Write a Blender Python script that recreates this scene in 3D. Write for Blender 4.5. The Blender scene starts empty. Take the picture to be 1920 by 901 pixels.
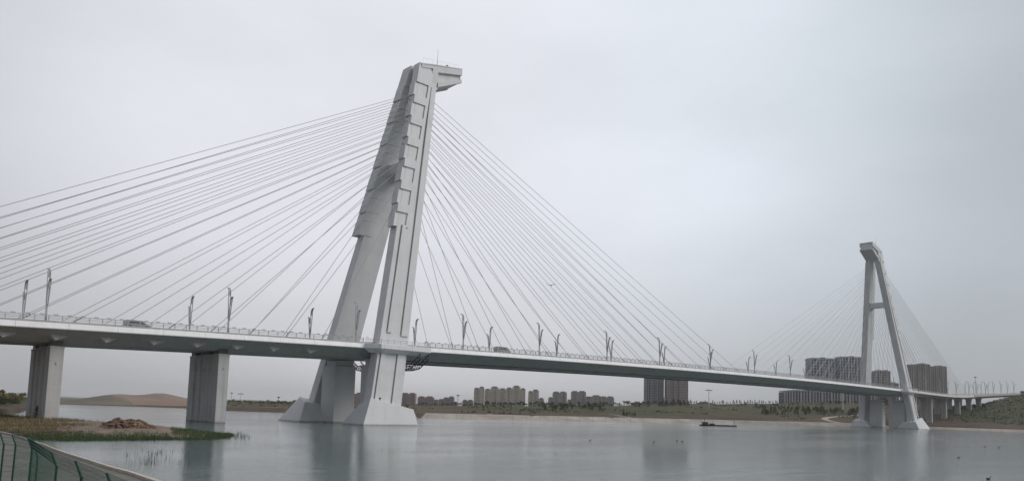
import bpy, math, random
import numpy as np
from mathutils import Vector, Matrix

random.seed(7)
rng = np.random.default_rng(7)
R = math.radians
scene = bpy.context.scene
COL = scene.collection

# ------------------------------------------------------------------ camera
F, PPX, PPY, IW, IH = 1369.577, 960.0, 636.784, 1920.0, 901.0
CAMP = np.array([-102.519, -173.284, 4.8267])
CR = np.array([0.72814725, -0.68485081, 0.02794542])
CU = np.array([-0.08512519, -0.04990084, 0.9951199])
CF = np.array([0.68011417, 0.72697267, 0.09463321])
cam = bpy.data.cameras.new('camera')
cam.sensor_fit = 'HORIZONTAL'
cam.sensor_width = 36.0
cam.lens = F / IW * 36.0
cam.shift_y = (PPY - IH / 2) / IW
cam.clip_start = 0.5
cam.clip_end = 30000
camo = bpy.data.objects.new('camera', cam)
COL.objects.link(camo)
m = Matrix(((CR[0], CU[0], -CF[0], CAMP[0]), (CR[1], CU[1], -CF[1], CAMP[1]),
            (CR[2], CU[2], -CF[2], CAMP[2]), (0, 0, 0, 1)))
camo.matrix_world = m
scene.camera = camo

# ------------------------------------------------------------------ light
SUN = Vector((0.75, -0.80, 0.85)).normalized()
CLOUD_A, CLOUD_B = (5.85, 5.95, 6.28), (7.0, 7.05, 7.5)      # thin and thick parts of the cloud layer
SKY_STRENGTH = 0.1
SUN_STRENGTH = 1.5
EXPOSURE = 0.0
HAZE_DENSITY = 0.00014
USE_HAZE = True

world = bpy.data.worlds.new('World')
scene.world = world
world.use_nodes = True
nt = world.node_tree
nt.nodes.clear()
N, L = nt.nodes, nt.links
out = N.new('ShaderNodeOutputWorld')
bg = N.new('ShaderNodeBackground')
bg.inputs['Strength'].default_value = SKY_STRENGTH
sky = N.new('ShaderNodeTexSky')
sky.sky_type = 'NISHITA'
sky.sun_disc = False
sky.sun_elevation = math.asin(SUN.z)
sky.sun_rotation = math.atan2(SUN.x, SUN.y)
sky.dust_density = 4.0
tc = N.new('ShaderNodeTexCoord')
mp = N.new('ShaderNodeMapping')
mp.inputs['Scale'].default_value = (1.0, 1.0, 2.6)
mp.inputs['Rotation'].default_value = (0.0, 0.25, 0.6)
L.new(tc.outputs['Generated'], mp.inputs['Vector'])
n1 = N.new('ShaderNodeTexNoise')
n1.inputs['Scale'].default_value = 1.7
n1.inputs['Detail'].default_value = 5
n1.inputs['Roughness'].default_value = 0.5
L.new(mp.outputs['Vector'], n1.inputs['Vector'])
rp = N.new('ShaderNodeValToRGB')
rp.color_ramp.elements[0].position = 0.34
rp.color_ramp.elements[1].position = 0.68
L.new(n1.outputs['Fac'], rp.inputs['Fac'])
mixc = N.new('ShaderNodeMix')
mixc.data_type = 'RGBA'
mixc.inputs[6].default_value = (*CLOUD_A, 1)
mixc.inputs[7].default_value = (*CLOUD_B, 1)
L.new(rp.outputs['Color'], mixc.inputs[0])
# the cloud layer is thinnest (brightest) in one part of the sky and greyer down at the horizon
bright = (CF * F + CR * (840 - PPX) - CU * (60 - PPY))
bright = bright / np.linalg.norm(bright)
vm = N.new('ShaderNodeVectorMath'); vm.operation = 'DOT_PRODUCT'
nv = N.new('ShaderNodeVectorMath'); nv.operation = 'NORMALIZE'
L.new(tc.outputs['Generated'], nv.inputs[0])
L.new(nv.outputs[0], vm.inputs[0])
vm.inputs[1].default_value = tuple(bright)
mr = N.new('ShaderNodeMapRange')
mr.interpolation_type = 'SMOOTHSTEP'
mr.inputs['From Min'].default_value = 0.74
mr.inputs['From Max'].default_value = 1.0
mr.inputs['To Min'].default_value = 0.80
mr.inputs['To Max'].default_value = 1.36
L.new(vm.outputs['Value'], mr.inputs['Value'])
sc1 = N.new('ShaderNodeVectorMath'); sc1.operation = 'SCALE'
L.new(mixc.outputs[2], sc1.inputs[0])
L.new(mr.outputs['Result'], sc1.inputs['Scale'])
# overcast: the cloud deck is brighter overhead than at the horizon
sz = N.new('ShaderNodeSeparateXYZ'); L.new(nv.outputs[0], sz.inputs[0])
mz = N.new('ShaderNodeMapRange'); mz.interpolation_type = 'SMOOTHSTEP'
mz.inputs['From Min'].default_value = 0.42; mz.inputs['From Max'].default_value = 0.95
mz.inputs['To Min'].default_value = 1.0; mz.inputs['To Max'].default_value = 1.5
L.new(sz.outputs['Z'], mz.inputs['Value'])
sc2 = N.new('ShaderNodeVectorMath'); sc2.operation = 'SCALE'
L.new(sc1.outputs[0], sc2.inputs[0]); L.new(mz.outputs['Result'], sc2.inputs['Scale'])
# thinner, bluer cloud towards the right
rdir = (CF * F + CR * (2150 - PPX) - CU * (150 - PPY)); rdir = rdir / np.linalg.norm(rdir)
vr = N.new('ShaderNodeVectorMath'); vr.operation = 'DOT_PRODUCT'
L.new(nv.outputs[0], vr.inputs[0]); vr.inputs[1].default_value = tuple(rdir)
mh = N.new('ShaderNodeMapRange'); mh.interpolation_type = 'SMOOTHSTEP'
mh.inputs['From Min'].default_value = -0.02; mh.inputs['From Max'].default_value = 0.34
mh.inputs['To Min'].default_value = 0.91; mh.inputs['To Max'].default_value = 1.0
L.new(sz.outputs['Z'], mh.inputs['Value'])
sc3 = N.new('ShaderNodeVectorMath'); sc3.operation = 'SCALE'
L.new(sc2.outputs[0], sc3.inputs[0]); L.new(mh.outputs['Result'], sc3.inputs['Scale'])
mrr = N.new('ShaderNodeMapRange'); mrr.interpolation_type = 'SMOOTHSTEP'
mrr.inputs['From Min'].default_value = 0.72; mrr.inputs['From Max'].default_value = 1.0
mrr.inputs['To Min'].default_value = 0.0; mrr.inputs['To Max'].default_value = 1.0
L.new(vr.outputs['Value'], mrr.inputs['Value'])
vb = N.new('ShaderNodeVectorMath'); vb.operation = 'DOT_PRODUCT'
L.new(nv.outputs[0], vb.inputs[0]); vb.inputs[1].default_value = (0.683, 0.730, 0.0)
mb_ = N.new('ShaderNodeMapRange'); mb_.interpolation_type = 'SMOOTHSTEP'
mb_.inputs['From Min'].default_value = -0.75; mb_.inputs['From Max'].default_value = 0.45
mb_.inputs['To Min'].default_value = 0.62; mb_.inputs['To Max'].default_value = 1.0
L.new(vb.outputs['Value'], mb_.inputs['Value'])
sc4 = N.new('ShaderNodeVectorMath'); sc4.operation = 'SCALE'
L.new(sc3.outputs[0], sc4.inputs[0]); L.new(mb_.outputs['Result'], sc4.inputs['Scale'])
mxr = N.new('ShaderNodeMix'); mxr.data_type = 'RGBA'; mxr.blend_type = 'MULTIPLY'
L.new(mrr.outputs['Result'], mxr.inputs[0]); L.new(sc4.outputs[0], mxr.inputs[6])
mxr.inputs[7].default_value = (1.03, 1.10, 1.12, 1)
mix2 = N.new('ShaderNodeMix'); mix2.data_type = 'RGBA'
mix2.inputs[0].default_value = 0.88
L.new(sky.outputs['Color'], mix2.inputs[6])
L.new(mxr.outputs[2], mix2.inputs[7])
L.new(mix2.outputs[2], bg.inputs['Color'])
L.new(bg.outputs[0], out.inputs['Surface'])

sun = bpy.data.lights.new('sun', 'SUN')
sun.energy = SUN_STRENGTH
sun.angle = R(32)
sun.color = (1.0, 0.975, 0.94)
suno = bpy.data.objects.new('sun', sun)
COL.objects.link(suno)
suno.rotation_euler = SUN.to_track_quat('Z', 'Y').to_euler()

scene.view_settings.view_transform = 'Standard'
scene.view_settings.look = 'None'
scene.view_settings.exposure = EXPOSURE
scene.view_settings.gamma = 1
scene.view_settings.use_curve_mapping = False
scene.cycles.max_bounces = 6
scene.cycles.volume_bounces = 0
scene.cycles.use_denoising = True
scene.cycles.use_adaptive_sampling = True

# ------------------------------------------------------------------ helpers
def ray(px, py):
    return CF * F + CR * (px - PPX) - CU * (py - PPY)

def at(px, py, depth):
    return CAMP + ray(px, py) * (depth / F)

def hit(px, py, ax, v):
    d = ray(px, py)
    return CAMP + d * ((v - CAMP[ax]) / d[ax])

def horizon(px):
    return PPY + (CF[2] * F + CR[2] * (px - PPX)) / CU[2]

class MB:
    def __init__(self):
        self.v, self.f, self.mi = [], [], []
    def add(self, vs, fs, mi=0):
        b = len(self.v)
        self.v += [tuple(map(float, p)) for p in vs]
        self.f += [tuple(b + i for i in f) for f in fs]
        self.mi += [mi] * len(fs)
    def hexa(self, p, mi=0):      # eight corners: bottom ring 0-3, top ring 4-7
        self.add(p, [(3, 2, 1, 0), (4, 5, 6, 7), (0, 1, 5, 4), (1, 2, 6, 5), (2, 3, 7, 6), (3, 0, 4, 7)], mi)
    def box(self, x0, x1, y0, y1, z0, z1, mi=0):
        self.hexa([(x0, y0, z0), (x1, y0, z0), (x1, y1, z0), (x0, y1, z0),
                   (x0, y0, z1), (x1, y0, z1), (x1, y1, z1), (x0, y1, z1)], mi)
    def prism(self, poly, axis, a, b, mi=0):   # poly of 2-D points, extruded along axis from a to b
        n = len(poly)
        def P(p, t):
            if axis == 0: return (t, p[0], p[1])
            if axis == 1: return (p[0], t, p[1])
            return (p[0], p[1], t)
        vs = [P(p, a) for p in poly] + [P(p, b) for p in poly]
        fs = [tuple(range(n))[::-1], tuple(range(n, 2 * n))]
        fs += [(i, (i + 1) % n, n + (i + 1) % n, n + i) for i in range(n)]
        self.add(vs, fs, mi)
    def tube(self, p0, p1, r0, r1=None, n=6, mi=0):
        r1 = r0 if r1 is None else r1
        p0, p1 = Vector(p0), Vector(p1)
        d = (p1 - p0).normalized()
        a = d.cross(Vector((0, 0, 1)) if abs(d.z) < 0.95 else Vector((1, 0, 0))).normalized()
        b = d.cross(a)
        vs = []
        for p, r in ((p0, r0), (p1, r1)):
            for i in range(n):
                t = 2 * math.pi * i / n
                vs.append(p + a * (r * math.cos(t)) + b * (r * math.sin(t)))
        fs = [(i, (i + 1) % n, n + (i + 1) % n, n + i) for i in range(n)]
        fs += [tuple(range(n))[::-1], tuple(range(n, 2 * n))]
        self.add(vs, fs, mi)
    def loft(self, rings, cap=True, mi=0):
        n = len(rings[0]); b = []
        for r in rings: b += list(r)
        fs = []
        for k in range(len(rings) - 1):
            for i in range(n):
                j = (i + 1) % n
                fs.append((k * n + i, k * n + j, (k + 1) * n + j, (k + 1) * n + i))
        if cap:
            fs.append(tuple(range(n))[::-1])
            fs.append(tuple(range((len(rings) - 1) * n, len(rings) * n)))
        self.add(b, fs, mi)
    def mesh(self, name, mats, smooth=False):
        me = bpy.data.meshes.new(name)
        me.from_pydata(self.v, [], self.f)
        for mt in (mats if isinstance(mats, (list, tuple)) else [mats]):
            me.materials.append(mt)
        if any(self.mi):
            me.polygons.foreach_set('material_index', self.mi)
        if smooth:
            me.polygons.foreach_set('use_smooth', [True] * len(self.f))
        me.update()
        if len(self.f) < 60000:
            import bmesh
            bm = bmesh.new(); bm.from_mesh(me)
            bmesh.ops.recalc_face_normals(bm, faces=bm.faces)
            bm.to_mesh(me); bm.free()
        return me
    def build(self, name, mats, parent=None, smooth=False):
        o = bpy.data.objects.new(name, self.mesh(name, mats, smooth))
        COL.objects.link(o)
        if parent is not None:
            o.parent = parent
        return o

def bevel(o, w=0.08, seg=2):
    md = o.modifiers.new('bevel', 'BEVEL')
    md.width = w; md.segments = seg; md.limit_method = 'ANGLE'
    return o

def tag(o, label=None, cat=None, group=None, kind=None):
    if label: o['label'] = label
    if cat: o['category'] = cat
    if group: o['group'] = group
    if kind: o['kind'] = kind
    return o

def empty(name, loc=(0, 0, 0), rz=0.0):
    o = bpy.data.objects.new(name, None)
    COL.objects.link(o)
    o.location = loc
    o.rotation_euler = (0, 0, rz)
    o.empty_display_size = 0.5
    return o

def copy_tree(o, parent=None):
    c = o.copy(); COL.objects.link(c)
    c.parent = parent
    for ch in list(o.children):
        copy_tree(ch, c)
    return c

# ------------------------------------------------------------------ materials
def srgb(r, g, b):
    f = lambda c: (c / 255 / 12.92) if c / 255 <= 0.04045 else ((c / 255 + 0.055) / 1.055) ** 2.4
    return (f(r), f(g), f(b))

def material(name, c0, c1=None, rough=0.7, scale=0.5, stretch=(1, 1, 1), bump=0.0, bscale=4.0, spec=0.4,
             c2=None, scale2=6.0, amt2=0.5, lo=0.35, hi=0.65, metallic=0.0):
    mt = bpy.data.materials.new(name)
    mt.use_nodes = True
    t = mt.node_tree; n, l = t.nodes, t.links
    b = n['Principled BSDF']
    b.inputs['Roughness'].default_value = rough
    b.inputs['Specular IOR Level'].default_value = spec
    b.inputs['Metallic'].default_value = metallic
    b.inputs['Base Color'].default_value = (*c0, 1)
    if c1 is None and bump == 0:
        return mt
    g = n.new('ShaderNodeNewGeometry')
    mp = n.new('ShaderNodeMapping')
    mp.inputs['Scale'].default_value = stretch
    l.new(g.outputs['Position'], mp.inputs['Vector'])
    if c1 is not None:
        nz = n.new('ShaderNodeTexNoise')
        nz.inputs['Scale'].default_value = scale
        nz.inputs['Detail'].default_value = 6
        l.new(mp.outputs[0], nz.inputs['Vector'])
        rp = n.new('ShaderNodeValToRGB')
        rp.color_ramp.elements[0].position = lo
        rp.color_ramp.elements[1].position = hi
        rp.color_ramp.elements[0].color = (*c0, 1)
        rp.color_ramp.elements[1].color = (*c1, 1)
        l.new(nz.outputs['Fac'], rp.inputs['Fac'])
        last = rp.outputs['Color']
        if c2 is not None:
            n2 = n.new('ShaderNodeTexNoise')
            n2.inputs['Scale'].default_value = scale2
            n2.inputs['Detail'].default_value = 5
            l.new(g.outputs['Position'], n2.inputs['Vector'])
            r2 = n.new('ShaderNodeValToRGB')
            r2.color_ramp.elements[0].position = 0.5
            r2.color_ramp.elements[1].position = 0.72
            r2.color_ramp.elements[0].color = (0, 0, 0, 1)
            r2.color_ramp.elements[1].color = (amt2, amt2, amt2, 1)
            l.new(n2.outputs['Fac'], r2.inputs['Fac'])
            mx = n.new('ShaderNodeMix'); mx.data_type = 'RGBA'
            l.new(r2.outputs['Color'], mx.inputs[0])
            l.new(last, mx.inputs[6])
            mx.inputs[7].default_value = (*c2, 1)
            last = mx.outputs[2]
        l.new(last, b.inputs['Base Color'])
    if bump:
        nb = n.new('ShaderNodeTexNoise')
        nb.inputs['Scale'].default_value = bscale
        nb.inputs['Detail'].default_value = 5
        l.new(g.outputs['Position'], nb.inputs['Vector'])
        bp = n.new('ShaderNodeBump')
        bp.inputs['Strength'].default_value = bump
        bp.inputs['Distance'].default_value = 0.1
        l.new(nb.outputs['Fac'], bp.inputs['Height'])
        l.new(bp.outputs[0], b.inputs['Normal'])
    return mt

M = {}
M['pylon'] = material('painted concrete', (0.635, 0.655, 0.672), (0.68, 0.695, 0.708), 0.55, 0.35, (1, 1, 0.12), 0.05, 2.0,
                      c2=(0.56, 0.57, 0.575), scale2=0.25, amt2=0.45)
def weathered(mt, axis, spacing, joint, streak):
    n, l = mt.node_tree.nodes, mt.node_tree.links
    b = n['Principled BSDF']
    src = b.inputs['Base Color'].links[0].from_socket
    g = n.new('ShaderNodeNewGeometry'); sp = n.new('ShaderNodeSeparateXYZ')
    l.new(g.outputs['Position'], sp.inputs[0])
    d = n.new('ShaderNodeMath'); d.operation = 'DIVIDE'; d.inputs[1].default_value = spacing
    l.new(sp.outputs[axis], d.inputs[0])
    f = n.new('ShaderNodeMath'); f.operation = 'FRACT'; l.new(d.outputs[0], f.inputs[0])
    c = n.new('ShaderNodeMath'); c.operation = 'LESS_THAN'; c.inputs[1].default_value = 0.09 / spacing * 1.5
    l.new(f.outputs[0], c.inputs[0])
    jm = n.new('ShaderNodeMath'); jm.operation = 'MULTIPLY'; jm.inputs[1].default_value = joint
    l.new(c.outputs[0], jm.inputs[0])
    # each pour a slightly different grey
    fl = n.new('ShaderNodeMath'); fl.operation = 'FLOOR'; l.new(d.outputs[0], fl.inputs[0])
    wn = n.new('ShaderNodeTexWhiteNoise'); wn.noise_dimensions = '1D'; l.new(fl.outputs[0], wn.inputs['W'])
    wm_ = n.new('ShaderNodeMath'); wm_.operation = 'MULTIPLY'; wm_.inputs[1].default_value = 0.045
    l.new(wn.outputs['Value'], wm_.inputs[0])
    mp = n.new('ShaderNodeMapping'); mp.inputs['Scale'].default_value = (1, 1, 0.05)
    l.new(g.outputs['Position'], mp.inputs['Vector'])
    nz = n.new('ShaderNodeTexNoise'); nz.inputs['Scale'].default_value = 1.1; nz.inputs['Detail'].default_value = 6
    l.new(mp.outputs[0], nz.inputs['Vector'])
    mr_ = n.new('ShaderNodeMapRange'); mr_.inputs['From Min'].default_value = 0.5; mr_.inputs['From Max'].default_value = 0.75
    mr_.inputs['To Max'].default_value = streak
    l.new(nz.outputs['Fac'], mr_.inputs['Value'])
    a1 = n.new('ShaderNodeMath'); a1.operation = 'ADD'; l.new(jm.outputs[0], a1.inputs[0]); l.new(wm_.outputs[0], a1.inputs[1])
    a2 = n.new('ShaderNodeMath'); a2.operation = 'ADD'; a2.use_clamp = True; l.new(a1.outputs[0], a2.inputs[0]); l.new(mr_.outputs['Result'], a2.inputs[1])
    # dark algae band just above the water
    td = n.new('ShaderNodeMapRange'); td.inputs['From Min'].default_value = 0.25; td.inputs['From Max'].default_value = 0.75
    td.inputs['To Min'].default_value = 0.85; td.inputs['To Max'].default_value = 0.0
    zz = n.new('ShaderNodeMath'); zz.operation = 'ADD'; l.new(sp.outputs['Z'], zz.inputs[0])
    zn = n.new('ShaderNodeMath'); zn.operation = 'MULTIPLY'; zn.inputs[1].default_value = 0.5; l.new(nz.outputs['Fac'], zn.inputs[0])
    l.new(zn.outputs[0], zz.inputs[1]); l.new(zz.outputs[0], td.inputs['Value'])
    a3 = n.new('ShaderNodeMath'); a3.operation = 'MAXIMUM'; l.new(a2.outputs[0], a3.inputs[0]); l.new(td.outputs['Result'], a3.inputs[1])
    a2 = a3
    mx = n.new('ShaderNodeMix'); mx.data_type = 'RGBA'
    l.new(a2.outputs[0], mx.inputs[0]); l.new(src, mx.inputs[6]); mx.inputs[7].default_value = (0.15, 0.15, 0.135, 1)
    l.new(mx.outputs[2], b.inputs['Base Color'])
weathered(M['pylon'], 'Z', 4.5, 0.07, 0.08)
M['pylon_shade'] = material('painted edge shade', (0.24, 0.245, 0.25), (0.2, 0.2, 0.2), 0.7, 1.0)  # dark tone standing in for the shadow beside the raised leg strips
M['pier'] = material('pier concrete', (0.45, 0.46, 0.465), (0.52, 0.525, 0.525), 0.7, 0.8, (1, 1, 0.06), 0.06, 2.0,
                     c2=(0.33, 0.325, 0.31), scale2=0.35, amt2=0.45)
M['soffit'] = material('girder paint', (0.40, 0.425, 0.425), (0.46, 0.475, 0.47), 0.6, 0.12, (0.3, 1, 1),
                       c2=(0.25, 0.245, 0.23), scale2=0.5, amt2=0.4)
M['fascia'] = material('white edge paint', (0.84, 0.85, 0.87), (0.80, 0.81, 0.82), 0.45, 0.4, (1, 1, 0.3),
                       c2=(0.6, 0.6, 0.58), scale2=0.8, amt2=0.3)
weathered(M['pier'], 'Z', 3.6, 0.10, 0.26)
weathered(M['soffit'], 'X', 8.65, 0.28, 0.14)
weathered(M['fascia'], 'X', 8.65, 0.30, 0.12)
M['steel'] = material('pale grey steel', (0.42, 0.44, 0.45), (0.5, 0.51, 0.52), 0.45, 2.0, spec=0.5)
M['lampsteel'] = material('lamp post paint', (0.36, 0.375, 0.39), (0.42, 0.435, 0.45), 0.4, 1.5, spec=0.5)
M['darksteel'] = material('dark steel', (0.07, 0.073, 0.075), (0.1, 0.1, 0.1), 0.5, 1.0)
M['gantry'] = material('dull dark steel', (0.032, 0.034, 0.034), (0.05, 0.05, 0.05), 0.7, 1.0, spec=0.2)
M['asphalt'] = material('asphalt', (0.05, 0.05, 0.052), (0.06, 0.06, 0.06), 0.85, 2.0)
M['cable'] = material('cable sheath', (0.33, 0.34, 0.345), (0.38, 0.385, 0.39), 0.4, 0.2, spec=0.5)
M['glass'] = material('dark glass', (0.03, 0.035, 0.045), rough=0.15, spec=0.6)
M['black'] = material('black plastic', (0.02, 0.02, 0.02), rough=0.5)
M['rubber'] = material('tyre rubber', (0.02, 0.02, 0.02), rough=0.8)
M['vanwhite'] = material('white vehicle paint', (0.7, 0.7, 0.7), rough=0.3)
M['vangrey'] = material('silver vehicle paint', (0.35, 0.36, 0.38), rough=0.3)
M['fence'] = material('green fence paint', (0.006, 0.055, 0.038), (0.010, 0.070, 0.050), 0.4, 3.0, spec=0.5)
M['path'] = material('path paving', (0.115, 0.115, 0.095), (0.165, 0.16, 0.135), 0.9, 0.6, bump=0.2, bscale=8,
                     c2=(0.075, 0.075, 0.058), scale2=1.5, amt2=0.7)
M['kerb'] = material('pale kerb stone', (0.42, 0.375, 0.32), (0.5, 0.46, 0.41), 0.85, 1.2, bump=0.1, bscale=6,
                     c2=(0.3, 0.27, 0.23), scale2=2.0, amt2=0.5)
M['revet'] = material('revetment concrete', (0.27, 0.235, 0.205), (0.40, 0.36, 0.32), 0.85, 0.10, bump=0.1, bscale=3,
                      c2=(0.27, 0.235, 0.20), scale2=0.25, amt2=0.6)
M['mound'] = material('dug earth', (0.13, 0.078, 0.052), (0.225, 0.148, 0.105), 0.95, 1.2, bump=0.6, bscale=3.0,
                      c2=(0.09, 0.055, 0.035), scale2=2.5, amt2=0.7)
M['dune'] = material('dune sand', (0.20, 0.140, 0.103), (0.255, 0.185, 0.142), 0.95, 0.02, (1, 1, 3), bump=0.5, bscale=0.4,
                     c2=(0.10, 0.09, 0.07), scale2=0.02, amt2=0.8)
M['sand'] = material('sandbar soil', (0.135, 0.10, 0.072), (0.215, 0.17, 0.128), 0.95, 0.25, bump=0.4, bscale=2.0,
                     c2=(0.12, 0.09, 0.06), scale2=0.6, amt2=0.7)
M['scrubhill'] = material('hill scrub', (0.085, 0.078, 0.055), (0.14, 0.12, 0.088), 0.95, 0.05, bump=0.6, bscale=0.5,
                          c2=(0.19, 0.14, 0.105), scale2=0.03, amt2=0.8)
M['hills'] = material('far hills', (0.12, 0.11, 0.09), (0.16, 0.14, 0.115), 0.95, 0.01)
M['track'] = material('dirt track', (0.33, 0.28, 0.225), (0.4, 0.35, 0.29), 0.95, 0.3)

def foliage(name, a, b, rough=0.8):
    mt = bpy.data.materials.new(name)
    mt.use_nodes = True
    t = mt.node_tree; n, l = t.nodes, t.links
    bs = n['Principled BSDF']
    bs.inputs['Roughness'].default_value = rough
    bs.inputs['Specular IOR Level'].default_value = 0.2
    g = n.new('ShaderNodeNewGeometry')
    oi = n.new('ShaderNodeObjectInfo')
    ad = n.new('ShaderNodeMath'); ad.operation = 'ADD'
    l.new(g.outputs['Random Per Island'], ad.inputs[0])
    l.new(oi.outputs['Random'], ad.inputs[1])
    hf = n.new('ShaderNodeMath'); hf.operation = 'MULTIPLY'; hf.inputs[1].default_value = 0.5
    l.new(ad.outputs[0], hf.inputs[0])
    rp = n.new('ShaderNodeValToRGB')
    rp.color_ramp.elements[0].color = (*a, 1); rp.color_ramp.elements[1].color = (*b, 1)
    rp.color_ramp.elements[0].position = 0.15; rp.color_ramp.elements[1].position = 0.85
    l.new(hf.outputs[0], rp.inputs['Fac'])
    l.new(rp.outputs['Color'], bs.inputs['Base Color'])
    return mt

M['leaf'] = foliage('green leaves', (0.045, 0.068, 0.030), (0.11, 0.13, 0.06))
M['leafdark'] = foliage('dark needles', (0.032, 0.048, 0.028), (0.07, 0.085, 0.045))
M['leafolive'] = foliage('olive leaves', (0.055, 0.06, 0.028), (0.13, 0.125, 0.06))
M['leafhill'] = foliage('hillside leaves', (0.035, 0.052, 0.030), (0.058, 0.078, 0.042))
M['leafyellow'] = foliage('yellow leaves', (0.14, 0.11, 0.025), (0.26, 0.20, 0.05))
M['dry'] = foliage('dry grass blades', (0.12, 0.085, 0.045), (0.30, 0.225, 0.13))
M['green'] = foliage('green grass blades', (0.040, 0.068, 0.024), (0.095, 0.135, 0.052))
M['bark'] = material('bark', (0.08, 0.06, 0.045), (0.12, 0.095, 0.07), 0.9, 4.0)

# ------------------------------------------------------------------ bridge geometry constants
SPAN = 385.106
HW = 12.643                       # half width of the deck
def zd(X):                        # top of the deck
    if X <= 392:
        return 20.608 + 2.75 * X / SPAN + 1.4116 * (1 - ((X - SPAN / 2) / (SPAN / 2)) ** 2)
    return float(np.interp(X, [392, 420, 460, 490, 517, 570, 628, 760], [23.36, 23.0, 22.8, 23.3, 24.4, 26.9, 29.6, 33.0]))

# ------------------------------------------------------------------ terrain
SH = [(-5000, 70), (-900, 95), (-300, 125), (0, 166), (49, 255), (90, 460), (113, 560), (200, 545), (350, 490),
      (395, 430), (426, 425), (520, 400), (600, 372), (790, 328), (1000, 352), (1150, 385), (1300, 432), (1450, 486),
      (1560, 527), (1640, 541), (1740, 536), (1800, 528), (1920, 520), (2400, 480), (6000, 300)]
HP = [(-5000, 6), (-300, 3.0), (0, 2.3), (90, 1.6), (113, 0.5), (350, 0.6), (400, 2.5), (426, 4.9), (560, 5.4), (700, 5.3), (800, 5.4), (1000, 7.6),
      (1150, 10), (1300, 14.3), (1450, 17.5), (1560, 20), (1690, 20), (1780, 17.5), (1812, 18), (1834, 19), (1850, 20.5), (1880, 24), (1905, 27), (1925, 28.5), (1960, 30), (2400, 40), (6000, 45)]
SP = [(-5000, 120), (0, 120), (426, 170), (800, 190), (1300, 230), (1560, 240), (1690, 200), (1780, 160), (1920, 190), (6000, 200)]
def tab(T, x):
    return np.interp(x, [p[0] for p in T], [p[1] for p in T])

YAW = math.atan2(CF[0], CF[1])
def pol(x, y):                    # world -> (photo column, distance)
    dx, dy = x - CAMP[0], y - CAMP[1]
    a = math.atan2(dx, dy) - YAW
    a = max(-1.30, min(1.30, (a + math.pi) % (2 * math.pi) - math.pi))
    return PPX + F * math.tan(a), math.hypot(dx, dy)
def unpol(px, r):
    a = YAW + math.atan((px - PPX) / F)
    return CAMP[0] + r * math.sin(a), CAMP[1] + r * math.cos(a)

def vnoise(x, y, s):              # cheap smooth noise
    return (math.sin(x / s * 1.7 + 1.3 * math.sin(y / s * 1.1)) + math.sin(y / s * 1.9 + 1.7 * math.sin(x / s * 0.8 + 2))
            + 0.5 * math.sin((x + y) / s * 3.1) + 0.5 * math.sin((x - y) / s * 2.7 + 1)) / 3.0

def height_pr(px, r):
    s = r - tab(SH, px)
    Hp, Sp = tab(HP, px), tab(SP, px)
    top = min(2.2, Hp * 0.8)
    if s < -30: return -3.0
    if s < 0: return -3.0 * (-s / 30)
    if s < 9: return top * s / 9
    if s < Sp:
        t = (s - 9) / (Sp - 9)
        z = top + (Hp - top) * (0.55 * t + 0.45 * t * t * (3 - 2 * t))
    else:
        z = Hp
    x, y = unpol(px, r)
    k = min(1.0, (s - 9) / 25)
    fade = 1.0 if s < 600 else max(0.0, 1 - (s - 600) / 800)
    return z + k * fade * (0.28 * vnoise(x, y, 14) + 0.55 * vnoise(x, y, 47) * min(1, Hp / 9))
def height(x, y):
    return height_pr(*pol(x, y))

def ground_hit(px, py, r0=60.0, r1=2500.0):      # where the line of sight through a photo pixel meets the ground
    d = ray(px, py); h = math.hypot(d[0], d[1])
    r = max(r0, float(tab(SH, px)) + 1)
    while r < r1:
        p = CAMP + d * (r / h)
        if p[2] <= height(p[0], p[1]):
            return p[0], p[1], height(p[0], p[1])
        r += 2.0
    p = CAMP + d * (r1 / h)
    return p[0], p[1], height(p[0], p[1])

xs = np.concatenate([np.linspace(-4200, -400, 40), np.arange(-380, 2301, 6), np.linspace(2320, 6000, 40)])
ss = [-1e9, -60, -30, -10, -3, 0, 3, 6, 9, 12, 16, 22, 30, 38, 46, 55, 65, 75, 85, 95, 105, 115, 126, 138, 150, 163, 176, 190, 205, 222, 240,
      260, 285, 315, 350, 400, 470, 560, 680, 850, 1100, 1500, 2200, 3400, 5200, 8000]
gv, gf, veg = [], [], []
for px in xs:
    for s in ss:
        r = max(12.0, tab(SH, px) + s)
        x, y = unpol(px, r)
        gv.append((x, y, height_pr(px, r) if s > -1e8 else -3.0))
        v = np.interp(px, [-300, 0, 430, 560, 800, 1000, 1200, 1300, 1560, 1640, 1760, 1800, 1860, 1920],
                      [0.6, 0.5, 0.55, 0.4, 0.3, 0.5, 0.55, 0.4, 0.45, 0.3, 0.3, 0.6, 0.9, 0.9])
        v *= np.interp(s, [0, 10, 45, 90, 500], [0.1, 0.15, 0.6, 1.0, 1.0]) if px < 1780 else np.interp(s, [0, 10, 40, 90, 160], [0.1, 0.12, 0.35, 0.9, 1.1])
        veg.append(float(v))
ns = len(ss)
for i in range(len(xs) - 1):
    for j in range(ns - 1):
        a = i * ns + j
        gf.append((a, a + 1, a + ns + 1, a + ns))
me = bpy.data.meshes.new('ground')
me.from_pydata(gv, [], gf)
at_ = me.attributes.new('veg', 'FLOAT', 'POINT')
at_.data.foreach_set('value', veg)
me.polygons.foreach_set('use_smooth', [True] * len(gf))
ground = bpy.data.objects.new('ground', me)
COL.objects.link(ground)
tag(ground, 'brown and green far bank rising gently behind the river', kind='structure')

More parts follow.
